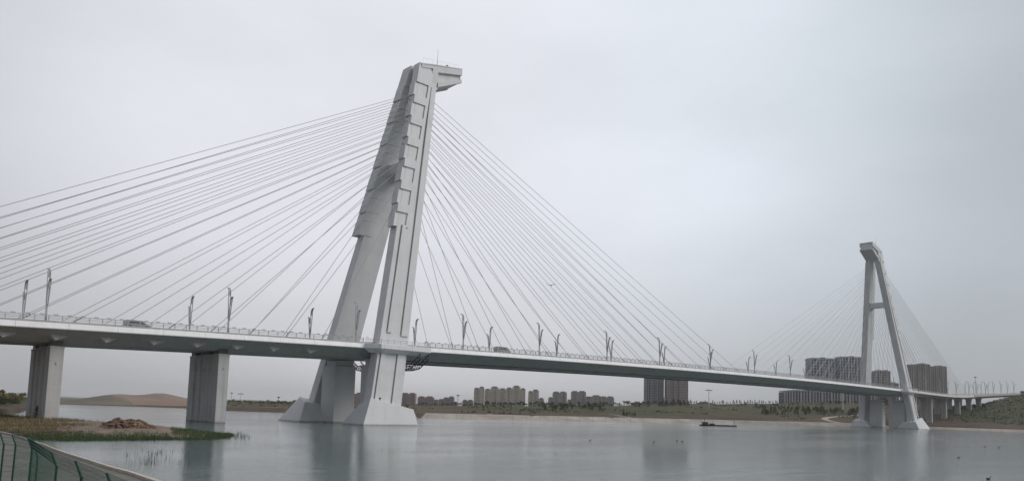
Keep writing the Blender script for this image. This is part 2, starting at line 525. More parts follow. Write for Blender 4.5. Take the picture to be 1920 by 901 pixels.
gm = bpy.data.materials.new('bank soil and scrub')
gm.use_nodes = True
n, l = gm.node_tree.nodes, gm.node_tree.links
b = n['Principled BSDF']; b.inputs['Roughness'].default_value = 0.95; b.inputs['Specular IOR Level'].default_value = 0.1
g = n.new('ShaderNodeNewGeometry')
def noise(scale, detail=6, stretch=(1, 1, 1)):
    mp = n.new('ShaderNodeMapping'); mp.inputs['Scale'].default_value = stretch
    l.new(g.outputs['Position'], mp.inputs['Vector'])
    z = n.new('ShaderNodeTexNoise'); z.inputs['Scale'].default_value = scale; z.inputs['Detail'].default_value = detail
    z.inputs['Roughness'].default_value = 0.65
    l.new(mp.outputs[0], z.inputs['Vector'])
    return z.outputs['Fac']
def ramp(fac, p0, c0, p1, c1):
    r = n.new('ShaderNodeValToRGB')
    r.color_ramp.elements[0].position = p0; r.color_ramp.elements[1].position = p1
    r.color_ramp.elements[0].color = (*c0, 1); r.color_ramp.elements[1].color = (*c1, 1)
    l.new(fac, r.inputs['Fac']); return r.outputs['Color']
def mix(fac, a, b_):
    x = n.new('ShaderNodeMix'); x.data_type = 'RGBA'
    l.new(fac, x.inputs[0]); l.new(a, x.inputs[6]); l.new(b_, x.inputs[7]); return x.outputs[2]
earth = ramp(noise(0.035), 0.35, (0.075, 0.054, 0.042), 0.65, (0.125, 0.098, 0.074))
pale = ramp(noise(0.09), 0.3, (0.155, 0.125, 0.09), 0.7, (0.20, 0.16, 0.12))
earth = mix(ramp(noise(0.05, 8), 0.60, (0, 0, 0), 0.72, (0.7, 0.7, 0.7)), earth, pale)
green = ramp(noise(0.12), 0.35, (0.045, 0.052, 0.028), 0.65, (0.095, 0.096, 0.052))
va = n.new('ShaderNodeAttribute'); va.attribute_name = 'veg'
ad = n.new('ShaderNodeMath'); ad.operation = 'ADD'
l.new(va.outputs['Fac'], ad.inputs[0]); l.new(noise(0.06, 8), ad.inputs[1])
l.new(mix(ramp(ad.outputs[0], 0.66, (0, 0, 0), 0.98, (1, 1, 1)), earth, green), b.inputs['Base Color'])
bp = n.new('ShaderNodeBump'); bp.inputs['Strength'].default_value = 0.8; bp.inputs['Distance'].default_value = 0.6
l.new(noise(0.5, 8), bp.inputs['Height']); l.new(bp.outputs[0], b.inputs['Normal'])
me.materials.append(gm)

# water
wm = MB()
wm.add([(-7000, -6000, 0), (7000, -6000, 0), (7000, 7000, 0), (-7000, 7000, 0)], [(0, 1, 2, 3)])
mt = bpy.data.materials.new('river water')
mt.use_nodes = True
n, l = mt.node_tree.nodes, mt.node_tree.links
b = n['Principled BSDF']
b.inputs['Base Color'].default_value = (0.105, 0.142, 0.142, 1)
b.inputs['Roughness'].default_value = 0.07
b.inputs['IOR'].default_value = 1.33
g = n.new('ShaderNodeNewGeometry')
def wnoise(scale, stretch, rot, detail=3):
    mp = n.new('ShaderNodeMapping'); mp.inputs['Scale'].default_value = stretch
    mp.inputs['Rotation'].default_value = (0, 0, rot)
    l.new(g.outputs['Position'], mp.inputs['Vector'])
    z = n.new('ShaderNodeTexNoise'); z.inputs['Scale'].default_value = scale; z.inputs['Detail'].default_value = detail
    l.new(mp.outputs[0], z.inputs['Vector'])
    return z.outputs['Fac']
def madd(a, b_, op='ADD'):
    x = n.new('ShaderNodeMath'); x.operation = op
    for i, s in enumerate((a, b_)):
        if isinstance(s, (int, float)): x.inputs[i].default_value = s
        else: l.new(s, x.inputs[i])
    return x.outputs[0]
h = madd(madd(madd(wnoise(0.55, (1, 1.9, 1), 0.5, 4), 0.46, 'MULTIPLY'), madd(madd(wnoise(2.2, (1, 1.7, 1), 0.9, 4), 0.26, 'MULTIPLY'), madd(wnoise(6.5, (1, 1.5, 1), 0.3, 3), 0.10, 'MULTIPLY'))), madd(wnoise(0.16, (1, 2.4, 1), 0.72, 3), 0.7, 'MULTIPLY'))
calm = wnoise(0.016, (1, 3.0, 1), 0.75, 5)
cr = n.new('ShaderNodeMapRange')
cr.inputs['From Min'].default_value = 0.38; cr.inputs['From Max'].default_value = 0.62
cr.inputs['To Min'].default_value = 0.45; cr.inputs['To Max'].default_value = 1.0
l.new(calm, cr.inputs['Value'])
bp = n.new('ShaderNodeBump'); bp.inputs['Distance'].default_value = 0.20
dv = n.new('ShaderNodeVectorMath'); dv.operation = 'DISTANCE'
l.new(g.outputs['Position'], dv.inputs[0]); dv.inputs[1].default_value = (-72, -105, 0)
sr = n.new('ShaderNodeMapRange'); sr.interpolation_type = 'SMOOTHSTEP'
sr.inputs['From Min'].default_value = 25; sr.inputs['From Max'].default_value = 130
sr.inputs['To Min'].default_value = 0.42; sr.inputs['To Max'].default_value = 1.2
l.new(dv.outputs['Value'], sr.inputs['Value'])
l.new(madd(cr.outputs['Result'], sr.outputs['Result'], 'MULTIPLY'), bp.inputs['Strength'])
l.new(h, bp.inputs['Height']); l.new(bp.outputs[0], b.inputs['Normal'])
water = wm.build('water', mt)
tag(water, 'rippled grey green river', kind='structure')

# concrete revetment along the far waterline: separate slabs with open joints
rv = MB()
def shore_pt(px, s, lift=0.10):
    r = tab(SH, px) + s
    x, y = unpol(px, r)
    return (x, y, max(-0.4, height_pr(px, r)) + lift)
px = 600.0
while px < 1592:
    step = 6.5 / float(tab(SH, px)) * F / math.cos(math.atan((px - PPX) / F))
    q = px + step * 0.985
    a = [shore_pt(px, -2), shore_pt(q, -2), shore_pt(q, 8.6), shore_pt(px, 8.6)]
    t = random.uniform(-0.04, 0.05)
    a = [(p[0], p[1], p[2] + t) for p in a]
    rv.hexa([(p[0], p[1], p[2] - 0.25) for p in a] + a)
    px += step
px = 1650.0
while px < 2300:
    step = 7.0 / float(tab(SH, px)) * F / math.cos(math.atan((px - PPX) / F))
    q = px + step * 0.985
    a = [shore_pt(px, -2), shore_pt(q, -2), shore_pt(q, 5.5), shore_pt(px, 5.5)]
    rv.hexa([(p[0], p[1], p[2] - 0.25) for p in a] + a)
    px += step
tag(rv.build('embankment', M['revet']), 'pale concrete slab lining along the far waterline', kind='structure')

# distant sand dune and low hills at the left
def ridge(name, prof, r, depth, mat, kindlabel, foot=0.5):
    k = MB()
    rings = []
    for px, z in prof:
        ring = []
        for t, hz in ((0, 0), (0.12, 0.22), (0.28, 0.55), (0.42, 0.85), (0.52, 1.0), (0.62, 0.92), (0.8, 0.5), (1.0, 0)):
            rr = r + depth * (t + 0.05 * math.sin(px * 0.021 + t * 3))
            x, y = unpol(px, rr)
            ring.append((x, y, foot + (z - foot) * hz * (1 + 0.06 * math.sin(px * 0.05 + t * 9)) if hz else foot - 2))
        rings.append(ring)
    nn = len(rings[0])
    vs = [p for ring in rings for p in ring]
    fs = [(i * nn + j, i * nn + j + 1, (i + 1) * nn + j + 1, (i + 1) * nn + j) for i in range(len(rings) - 1) for j in range(nn - 1)]
    k.add(vs, fs)
    return tag(k.build(name, mat, smooth=True), kindlabel, kind='structure')
prof = []
for px in range(90, 470, 8):
    yt = np.interp(px, [90, 130, 160, 190, 215, 235, 255, 275, 295, 315, 335, 360, 400, 440, 470],
                   [749.5, 749, 746.8, 743, 739.8, 738.4, 739.6, 739.8, 738.2, 739, 742.5, 746.5, 750, 752, 754])
    prof.append((px, 4.83 + (horizon(px) - yt) * 640 / F))
ridge('sand_dune', prof, 590, 110, M['dune'], 'smooth tan sand dune beyond the water, seen between the two nearest piers', 0.8)
prof = []
for px in range(104, 262, 8):
    yt = np.interp(px, [104, 130, 160, 190, 215, 240, 262], [750.5, 749, 746.4, 743.2, 741.6, 744.5, 752.5])
    prof.append((px, 4.83 + (horizon(px) - yt) * 612 / F))
ridge('hill', prof, 572, 90, M['scrubhill'], 'olive scrub hill on the left flank of the sand dune', 0.7)
prof = [(px, 5 + 26 * max(0, math.sin((px + 500) * 0.0062) * 0.35 + 0.4 + 0.12 * math.sin(px * 0.031))) for px in range(-500, 760, 14)]
ridge('hills', prof, 3300, 700, M['hills'], 'low hazy hills on the left horizon', 3)

# dirt tracks on the far bank
def track(pts, w):
    P = [Vector(ground_hit(*p)) for p in pts]
    fine = []
    for i in range(len(P) - 1):
        for t in np.linspace(0, 1, 6, endpoint=False):
            fine.append(P[i].lerp(P[i + 1], float(t)))
    fine.append(P[-1])
    k = MB(); vs = []
    for i, p in enumerate(fine):
        d = (fine[min(i + 1, len(fine) - 1)] - fine[max(i - 1, 0)]); d.z = 0; d.normalize()
        nn_ = Vector((-d.y, d.x, 0))
        for sgn in (-1, 1):
            v = p + nn_ * (sgn * w / 2)
            vs.append((v.x, v.y, height(v.x, v.y) + 0.12))
    k.add(vs, [(2 * i, 2 * i + 1, 2 * i + 3, 2 * i + 2) for i in range(len(fine) - 1)])
    return k.build('path', M['track'])
tag(track([(1596, 795.5), (1572, 792.5), (1556, 789), (1546, 785.5), (1547, 783.5), (1560, 781.5), (1585, 779.5), (1612, 777.5)], 4.2), 'pale dirt path curving down the far bank by the further pylon', kind='structure')
tag(track([(914, 776.5), (925, 780), (936, 783.5)], 2.6), 'short pale path running down to the far waterline', kind='structure')
tag(track([(1184, 783), (1163, 779.5), (1150, 777), (1130, 776.5)], 3.0), 'dirt path across the far bank below the tall dark block', kind='structure')

# ------------------------------------------------------------------ near bank, path and sandbar
kerb_px = [(-420, 792), (-150, 799), (5, 811), (36, 819), (60, 828), (79, 833), (100, 842), (125, 851), (168, 864), (192, 872), (216, 879), (240, 885), (288, 901),
           (370, 930), (480, 975), (640, 1050), (900, 1220), (1300, 1600)]
KZ = 0.55
K = [hit(x, y, 2, KZ)[:2] for x, y in kerb_px]
K = [Vector((p[0], p[1])) for p in K]
cam2 = Vector((CAMP[0], CAMP[1]))
nb, kb, sb = MB(), MB(), MB()
rows = []
for p in K:
    d = (cam2 - p); dist = d.length; d = d / dist
    row = []
    for t in (0.0, 0.6, 0.35, 2, 4, 8, 14, 20, 26, 34, 48, 70):
        pass
    rows.append((p, d, dist))
def nearz(dist):          # the bank climbs from the path up to where the camera stands
    return float(np.interp(dist, [0, 6, 13, 19, 200], [3.1, 3.05, 1.6, KZ + 0.02, KZ]))
def strip(mb, f0, f1, z0, z1):
    vs = []
    for p, d, dist in rows:
        for f, z in ((f0, z0), (f1, z1)):
            q = p + d * f
            vs.append((q.x, q.y, z))
    mb.add(vs, [(2 * i, 2 * i + 1, 2 * i + 3, 2 * i + 2) for i in range(len(rows) - 1)])
strip(kb, 0.0, 1.3, KZ + 0.16, KZ + 0.18)          # kerb top
strip(kb, 0.0, -0.5, KZ + 0.16, -0.4)              # sloping kerb face into the water
strip(kb, 1.3, 1.31, KZ + 0.18, KZ - 0.1)
tag(kb.build('kerb', M['kerb']), 'pale stone kerb along the near waterside path', kind='structure')
fr = [0.013, 0.05, 0.1, 0.18, 0.28, 0.38, 0.48, 0.58, 0.68, 0.78, 0.88, 0.96]
vs = []
for p, d, dist in rows:
    q0 = p + d * 1.31
    for f in fr:
        t = (f - fr[0]) / (1 - fr[0])
        q = q0 + (cam2 - q0) * t
        dd = (cam2 - q).length
        vs.append((q.x, q.y, nearz(dd) + (0.04 * vnoise(q.x, q.y, 3) if f > fr[0] else 0)))
nf = len(fr)
nb.add(vs, [(i * nf + j, i * nf + j + 1, (i + 1) * nf + j + 1, (i + 1) * nf + j) for i in range(len(rows) - 1) for j in range(nf - 1)])
tag(nb.build('riverbank', M['path'], smooth=True), 'grey beige paved near bank behind the green fence', kind='structure')
# ground behind the camera
bk = MB()
bk.add([(-400, -420, 3.0), (200, -420, 3.0), (60, -172, 3.0), (CAMP[0] + 4, CAMP[1] - 1.5, 3.08), (CAMP[0] - 12, CAMP[1] + 4, 2.9), (-420, -100, 2.5)], [(0, 1, 2, 3, 4, 5)])
tag(bk.build('bank_top', M['path']), 'paved bank top', kind='structure')

# sandbar: low island reaching from the left under the first pier
SB_front = [(-300, 812), (-80, 815), (10, 817), (60, 823), (120, 825.5), (200, 825), (260, 824.5), (330, 823.5), (390, 823), (425, 820), (436, 816)]
SB_back = [(-300, 776), (-80, 776), (10, 779), (60, 783), (120, 785.5), (200, 789), (260, 795), (330, 800), (390, 806), (425, 810), (436, 814)]
def sbz(u, v):
    e = min(1, 5 * min(v, 1 - v)) * min(1, (1 - u) * 4)
    return e
SBN, SBM = 110, 34
fpx = np.linspace(-300, 436, SBN)
sv = []
def sandbar_point(px, t):
    yf = np.interp(px, [p[0] for p in SB_front], [p[1] for p in SB_front])
    yb = np.interp(px, [p[0] for p in SB_back], [p[1] for p in SB_back])
    A, B = hit(px, yf, 2, 0.0), hit(px, yb, 2, 0.0)
    x, y = A[0] + (B[0] - A[0]) * t, A[1] + (B[1] - A[1]) * t
    u = (px + 300) / 736
    e = min(1.0, 4.5 * min(t, 1 - t)) * min(1.0, (1 - u) * 5)
    z = -0.25 + e * (0.72 + 0.18 * vnoise(x, y, 5) + 0.10 * vnoise(x, y, 1.7))
    return x, y, z
for px in fpx:
    for t in np.linspace(0, 1, SBM):
        sv.append(sandbar_point(px, t))
sb.add(sv, [(i * SBM + j, i * SBM + j + 1, (i + 1) * SBM + j + 1, (i + 1) * SBM + j) for i in range(SBN - 1) for j in range(SBM - 1)])
tag(sb.build('sandbar', M['sand'], smooth=True), 'low sandy spit with dry grass under the first pier', kind='structure')

# grasses on the sandbar (countless blades)
def blades(mb, x, y, z, h, w, nbl, spread, lean=0.35):
    for _ in range(nbl):
        a = random.uniform(0, 6.283); rr = spread * math.sqrt(random.random())
        bx, by = x + rr * math.cos(a), y + rr * math.sin(a)
        hh = h * random.uniform(0.55, 1.2)
        t = random.uniform(0, 6.283); lx, ly = hh * lean * random.random() * math.cos(t), hh * lean * random.random() * math.sin(t)
        c = random.uniform(0, 3.14); wx, wy = w * math.cos(c), w * math.sin(c)
        mb.add([(bx - wx, by - wy, z - 0.05), (bx + wx, by + wy, z - 0.05), (bx + lx, by + ly, z + hh)], [(0, 1, 2)])
dry, grn, reed = MB(), MB(), MB()
for _ in range(9000):
    px = random.uniform(-120, 380); t = random.random()
    x, y, z = sandbar_point(px, t)
    nz = vnoise(x, y, 9) + 0.6 * vnoise(x, y, 3.1)
    dens = np.interp(px, [-120, 60, 130, 180, 260, 330, 380], [1.0, 1.0, 0.55, 0.1, 0.0, 0.12, 0.25])
    if nz * 0.5 + 0.5 < dens * 1.2 and random.random() < dens and z > 0.0:
        blades(grn if random.random() < 0.28 else dry, x, y, z, random.uniform(0.28, 0.65), 0.035, 4, 0.35)
for _ in range(5200):
    px = random.uniform(-40, 436)
    t = abs(random.gauss(0, 0.075)) if px < 320 else random.uniform(-0.1, 0.75)
    if px < 320: t = min(t, 0.45)
    x, y, z = sandbar_point(px, max(0.0, t))
    dens = np.interp(px, [-40, 40, 80, 150, 260, 300, 340, 436], [0.3, 0.4, 1, 1, 0.8, 0.9, 1, 1])
    if random.random() < dens:
        blades(grn, x, y, max(z, -0.02), random.uniform(0.22, 0.5), 0.03, 4, 0.3)
for _ in range(60):
    px, py = random.gauss(292, 26), random.uniform(842, 872)
    p = hit(px, py, 2, 0.0)
    blades(reed, p[0], p[1], 0, random.uniform(0.3, 0.75), 0.013, 3, 0.25, 0.3)
for _ in range(110):
    px, py = random.choice([random.uniform(690, 960), random.uniform(940, 1190)]), 0
    py = random.gauss(843 + (px - 690) * 0.018, 2.2)
    p = hit(px, py, 2, 0.0)
    blades(reed, p[0], p[1], 0, random.uniform(0.12, 0.35), 0.012, 2, 0.4, 0.4)
for _ in range(40):
    px, py = random.uniform(425, 470), random.uniform(812, 823)
    p = hit(px, py, 2, 0.0)
    blades(reed, p[0], p[1], 0, random.uniform(0.3, 0.7), 0.03, 3, 0.4, 0.25)
tag(dry.build('dry_grass', M['dry']), 'brown dry grass covering the sandy spit', kind='stuff')
tag(grn.build('green_grass', M['green']), 'fresh green grass along the edge of the spit', kind='stuff')
tag(reed.build('reeds', M['green']), 'thin reeds standing in the shallow water', kind='stuff')

# heap of dug earth on the sandbar
def lump(mb, c, rx, ry, rz, seed, nu=40, nv=16, rough=0.25, base=-0.3):
    rg = random.Random(seed); ph = [rg.uniform(0, 6.28) for _ in range(12)]
    vs = []
    for j in range(nv + 1):
        v = j / nv
        for i in range(nu):
            a = 2 * math.pi * i / nu
            k = 1 + rough * (0.4 * math.sin(2 * a + ph[0]) + 0.3 * math.sin(3 * a + ph[1] + 4 * v) + 0.22 * math.sin(7 * a + ph[2] + 9 * v)
                             + 0.2 * math.sin(13 * a + ph[3] - 14 * v)) + rough * 0.22 * rg.uniform(-1, 1)
            rr = (1 - v) ** 0.75 * k
            z = rz * (1 - (1 - v) ** 1.35) * (1 + 0.14 * math.sin(3 * a + ph[4])) + rough * 0.45 * rg.uniform(-1, 1) * rz * 0.3
            vs.append((c[0] + rx * rr * math.cos(a), c[1] + ry * rr * math.sin(a), c[2] + base + max(0, z) * 1.0))
    fs = [(j * nu + i, j * nu + (i + 1) % nu, (j + 1) * nu + (i + 1) % nu, (j + 1) * nu + i) for j in range(nv) for i in range(nu)]
    fs.append(tuple(nv * nu + i for i in range(nu)))
    mb.add(vs, fs)
mp_ = hit(242, 803, 2, 0.4)
mm = MB()
ax = Vector((CR[0], CR[1], 0)).normalized()
lump(mm, (0.3, 0, 0), 3.9, 2.8, 1.8, 3, 72, 28, 0.42)
lump(mm, (-1.9, 0.3, 0), 2.5, 2.0, 1.95, 11, 56, 20, 0.55)
lump(mm, (1.3, 0.2, 0), 2.9, 2.0, 1.75, 5, 56, 20, 0.55)
for _ in range(190):
    a = random.uniform(0, 6.28); rr = random.uniform(0.3, 1.15)
    s = random.uniform(0.10, 0.3)
    lump(mm, (4.2 * rr * math.cos(a), 2.9 * rr * math.sin(a), max(0.02, 1.9 * max(0.0, 1 - rr) ** 0.9)), s * 1.4, s, s, random.randint(0, 9999), 9, 4, 0.4, -0.06)
mo = mm.build('dirt_mound', M['mound'])
mo.scale = (1, 1, 0.85)
mo.location = (mp_[0], mp_[1], 0.35); mo.rotation_euler = (0, 0, math.atan2(ax.y, ax.x))
tag(mo, 'heap of dug red brown earth on the sandy spit', 'dirt mound')

# driftwood and rubble by the spit
db = MB()
c0 = hit(52, 813, 2, 0.35)
for _ in range(46):
    a = random.uniform(0, 6.28)
    q = (c0[0] + random.gauss(0, 2.2) * ax.x + random.gauss(0, 0.7) * ax.y, c0[1] + random.gauss(0, 2.2) * ax.y - random.gauss(0, 0.7) * ax.x, 0.30 + random.uniform(0, 0.3))
    ln = random.uniform(0.3, 1.4)
    db.tube(q, (q[0] + ln * math.cos(a), q[1] + ln * math.sin(a), q[2] + random.uniform(-0.1, 0.2)), random.uniform(0.03, 0.08), random.uniform(0.02, 0.05), 5)
tag(db.build('driftwood', M['bark']), 'tangle of driftwood and branches washed up at the edge of the spit', kind='stuff')

# tall bush against the first pier
# ------------------------------------------------------------------ pylons
def XM(z): return -4.30 + 0.2035 * z            # edge of a leg towards the side span
def XP(z): return 5.23 + 0.1725 * z            # edge of a leg towards the main span
def YC(z): return 15.12 - 0.1274 * z          # centre of a leg across the bridge
TL = 1.70                                      # half thickness of a leg at its foot
def TZ(z): return 1.70 - 0.0025 * z
HT = 105.0
def leg_ring(z, s, x0=None, x1=None, y0=-TL, y1=TL):
    x0 = XM(z) if x0 is None else x0; x1 = XP(z) if x1 is None else x1
    yc = YC(z); dt = TZ(z) - TL
    y1 += dt; y0 -= dt
    return [(x0, s * (yc + y0), z), (x1, s * (yc + y0), z), (x1, s * (yc + y1), z), (x0, s * (yc + y1), z)]
ZA = [61.6, 66.0, 69.2, 72.0, 74.4] + [74.4 + 1.775 * (i + 1) for i in range(12)]     # cable anchors up the leg
MAIN_X = [25.8 + 9.77 * i for i in range(17)]
SIDE_X = [-15.2, -24.6, -33.4, -42.2, -51.0, -60.0, -68.8, -77.3, -84.8, -90.5, -95.0, -99.3, -103.5, -107.7, -111.9, -116.1, -120.3]

def pylon(base, mirror, zs, label):
    root = empty('bridge_pylon', (base, 0, 0))
    tag(root, label, 'bridge pylon', 'pylons of the cable stayed bridge')
    k = -1 if mirror else 1
    def T(mb):
        mb.v = [(k * x, y, z * zs) for x, y, z in mb.v]
        return mb
    for s in (-1, 1):
        g = MB()
        g.loft([leg_ring(z, s) for z in (-2.5, 20, 53.5, 80, HT)])
        leg = bevel(T(g).build('leg', M['pylon'], root), 0.12, 2)
        # raised strips on the outer face with the shadow along their edges painted as thin dark strips
        st, gr = MB(), MB()
        for (f0, f1, za, zb) in ((0.20, 0.36, 23.8, 54.0), (0.70, 0.95, 23.2, 98.6), (0.10, 0.24, 1, 19.0), (0.66, 0.93, 1, 19.0)):
            rings = []
            for z in np.linspace(za, zb, 8):
                w = XP(z) - XM(z)
                rings.append(leg_ring(z, s, XM(z) + f0 * w, XM(z) + f1 * w, TL - 0.2, TL + 0.36))
            st.loft(rings)
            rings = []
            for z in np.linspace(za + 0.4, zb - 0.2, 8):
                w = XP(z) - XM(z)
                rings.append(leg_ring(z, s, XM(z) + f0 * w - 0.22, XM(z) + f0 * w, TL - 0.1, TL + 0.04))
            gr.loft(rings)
        bevel(T(st).build('strip', M['pylon'], leg), 0.05, 1)
        T(gr).build('groove_shade', M['pylon_shade'], leg)
        # stepped anchor housings along the side-span edge
        hs = MB()
        def XS(z): return 5.75 + 0.2045 * (z - 53.5)
        def XR(z): return XM(z) + 2.6 + 0.018 * (z - 53.5)
        z = HT + 0.15
        for i in range(7):
            zt, zb = 98.6 - 6.85 * i, 94.3 - 6.85 * i
            for (a, b, out_x, prd) in ((z, zt, 0.0, 0.34), (zt - 0.08, zb + 0.08, -0.30, -0.06)):
                hs.loft([leg_ring(q, s, XS(q) + out_x - (0.5 if s > 0 else 0.0), XR(q), -TL - (0.12 if s > 0 else -0.25), TL + prd + (0.8 if s > 0 else 0.0)) for q in (b, a)])
            z = zb
        hs.loft([leg_ring(q, s, XR(q) + 0.002, XR(q) + 1.0, TL - 0.2, TL + 0.34) for q in (53.4, 103.9)])
        bevel(T(hs).build('anchor_housing', M['pylon'], leg), 0.07, 1)
        # faceted pedestal in the water
        p = MB()
        Y = lambda v: s * v
        if s < 0 and not mirror:
            bot = [(-7.2, Y(18.75), -2.5), (10.8, Y(18.75), -2.5), (10.8, Y(5.2), -2.5), (-7.2, Y(5.2), -2.5)]
            mid = [(-6.2, Y(18.2), 0), (10.2, Y(18.2), 0), (10.2, Y(7.6), 0), (-6.2, Y(7.6), 0)]
            top = [(-3.5, Y(16.7), 6.75), (9.2, Y(17.28), 4.15), (9.33, Y(11.06), 3.6), (-4.12, Y(12.6), 5.2)]
        else:
            bot = [(-11.6, Y(21.4), -2.5), (10.8, Y(21.4), -2.5), (10.8, Y(5.2), -2.5), (-11.6, Y(5.2), -2.5)]
            mid = [(-9.9, Y(20.2), 0), (10.2, Y(20.2), 0), (10.2, Y(7.4), 0), (-9.9, Y(7.4), 0)]
            top = [(-5.3, Y(17.0), 6.75), (9.2, Y(18.23), 4.15), (9.33, Y(11.0), 3.6), (-6.25, Y(12.0), 5.35)]
        p.loft([bot, mid, top])
        ped = bevel(T(p).build('pedestal', M['pylon'], root), 0.06, 1)
        for (fx, fz) in ((-0.5, 6.15), (4.0, 5.2), (8.0, 4.4)):
            fl = MB()
            fl.tube((fx, Y(16.2), fz - 0.15), (fx, Y(16.2), fz + 0.45), 0.10)
            fl.box(fx - 0.28, fx + 0.28, Y(16.2) - 0.2, Y(16.2) + 0.2, fz + 0.45, fz + 0.75)
            T(fl).build('floodlight', M['black'], ped)
        # rectangular bearing column beside the leg, under the deck
        c = MB()
        yi, xa, xb_ = (6.9, -0.6, 4.2) if (s < 0 and not mirror) else (3.2, -2.4, 3.9)
        c.box(xa, xb_, *sorted((Y(yi), Y(10.3))), -2.5, 15.3)
        c.box(xa + 0.7, xb_ - 0.7, *sorted((Y(yi + 0.7), Y(9.4))), 15.3, 16.9)
        bevel(T(c).build('bearing_column', M['pylon'], root), 0.10, 2)
    # crossbeam with rounded haunches
    c = MB()
    zc0, zc1 = 71.6, 74.4
    hw = YC(73) - TZ(73) + 0.4
    poly = [(-hw, zc0 - 1.6), (-hw + 1.0, zc0 - 0.5), (-hw + 2.2, zc0), (hw - 2.2, zc0), (hw - 1.0, zc0 - 0.5), (hw, zc0 - 1.6),
            (hw, zc1 + 1.3), (hw - 0.8, zc1 + 0.4), (hw - 1.8, zc1), (-hw + 1.8, zc1), (-hw + 0.8, zc1 + 0.4), (-hw, zc1 + 1.3)]
    c.prism(poly, 0, XM(73) + 1.3, XP(73) - 1.0)
    bevel(T(c).build('crossbeam', M['pylon'], root), 0.06, 1)
    # head reaching out over the main span
    h = MB()
    yo = YC(102) + TZ(102)
    prof = [(XM(103.2) + 3.6, 103.2), (XP(99.2) - 0.8, 98.4), (XP(99.2) + 0.02, 99.3), (31.6, 103.9), (31.6, 107.6), (XM(105) + 3.8, 104.9)]
    h.prism(prof, 1, -yo + 0.5, yo - 0.5)
    head = bevel(T(h).build('head', M['pylon'], root), 0.08, 1)
    bd = MB()
    for s in (-1, 1):
        a, b_ = sorted((s * (yo - 0.6), s * (yo + 0.25)))
        bd.prism([(XM(105) - 0.3, 104.6), (32.0, 108.1), (32.0, 106.3), (XP(102.5), 104.1), (XP(102.5), 99.0), (XP(99) - 2.0, 96.0), (XP(102.5) - 2.0, 104.6), (XM(104) + 0.2, 103.6)], 1, a, b_)
        bd.prism([(XP(100.5) + 0.1, 101.0), (31.95, 105.0), (31.95, 103.9), (XP(99.2), 99.2)], 1, a, b_)
    xq = XM(105) + 3.5
    bd.prism([(xq, 104.62 + (xq - 16.2) * 0.2216), (xq, 105.0 + (xq - 16.2) * 0.2216), (32.0, 108.5), (32.0, 108.12)], 1, -yo - 0.25, yo + 0.25)
    for s in (-1, 1):
        bd.prism([(XM(105) - 0.4, 104.62), (XM(105) - 0.4, 104.98), (xq - 0.02, 104.96 + (xq - 16.2) * 0.2216), (xq - 0.02, 104.60 + (xq - 16.2) * 0.2216)], 1, *sorted((s * 0.35, s * (yo + 0.24))))
    bd.box(31.602, 31.9, -yo + 0.4, yo - 0.4, 104.1, 107.9)
    bevel(T(bd).build('band', M['pylon'], head), 0.05, 1)
    ro = MB()
    ro.tube((23.4, -2.5, 106.5), (23.4, -2.5, 112.0), 0.06, 0.03, 5)
    ro.box(26.8, 27.3, -2.8, -2.3, 107.3, 108.2)
    for x in np.linspace(17.5, 31, 9):
        ro.tube((x, -yo + 0.1, 105.3 + (x - 15.4) * 0.175), (x, -yo + 0.1, 106.5 + (x - 15.4) * 0.175), 0.015, None, 4)
    ro.tube((17.5, -yo + 0.1, 106.85), (31, -yo + 0.1, 109.2), 0.015, None, 4)
    T(ro).build('lightning_rod', M['darksteel'], head)
    # stay cables, each from the deck edge to its anchor in a leg
    for s in (-1, 1):
        for i in range(17):
            for X, xf in ((MAIN_X[i], XP), (SIDE_X[i], XM)):
                z1 = ZA[i]
                x1 = xf(z1) + (-0.6 if xf is XP else 0.4)
                wx = base + k * X
                z0 = zd(wx) / zs
                cb = MB()
                a = Vector((X, s * 12.0, z0 + 0.1)); b2 = Vector((x1, s * (YC(z1) - 0.3), z1))
                cb.tube(a, b2, 0.062, None, 6)
                d = (b2 - a).normalized()
                cb.tube(a, a + d * 2.2, 0.13, 0.13, 7)
                cb.tube(b2 - d * 2.0, b2, 0.14, 0.14, 7)
                T(cb).build('stay_cable', M['cable'], root)
    # widened deck platform that wraps the outer face of the near and far leg
    for s in (-1, 1):
        p = MB()
        Y = lambda v: s * v
        zt = zd(base) / zs
        ring = lambda z, o: [(-3.6 + o, Y(12.66), z), (-0.9 + o, Y(16.5 - o), z), (14.7 - o, Y(16.5 - o), z), (15.6 - o, Y(12.66), z)]
        p.loft([ring(zt - 2.3, 1.5), ring(zt - 1.35, 0.05), ring(zt - 1.3, 0.0), ring(zt - 0.12, 0.0)])
        pl = bevel(T(p).build('platform', M['fascia'], root), 0.04, 1)
        rl = MB()
        for zz in (0.35, 0.75, 1.15):
            rl.tube((-0.8, Y(16.3), zt - 0.12 + zz), (14.6, Y(16.3), zt - 0.12 + zz), 0.05, None, 5)
            rl.tube((14.6, Y(16.3), zt - 0.12 + zz), (15.4, Y(12.8), zt - 0.12 + zz), 0.05, None, 5)
            rl.tube((-0.8, Y(16.3), zt - 0.12 + zz), (-3.4, Y(12.8), zt - 0.12 + zz), 0.05, None, 5)
        for x in np.linspace(-0.8, 14.6, 9):
            rl.tube((x, Y(16.3), zt - 0.15), (x, Y(16.3), zt + 1.15), 0.05, None, 5)
        for x in (9.5, 13.2):
            rl.box(x - 0.3, x + 0.3, Y(16.3) - 0.2, Y(16.3) + 0.2, zt + 1.2, zt + 1.6)
        T(rl).build('platform_railing', M['steel'], pl)
    return root

pylon(0.0, False, 1.0, 'nearer white leaning pylon, the tall one left of centre with its head pointing right')
pylon(SPAN, True, 1.034, 'further white pylon at the right, much smaller, its head pointing left')

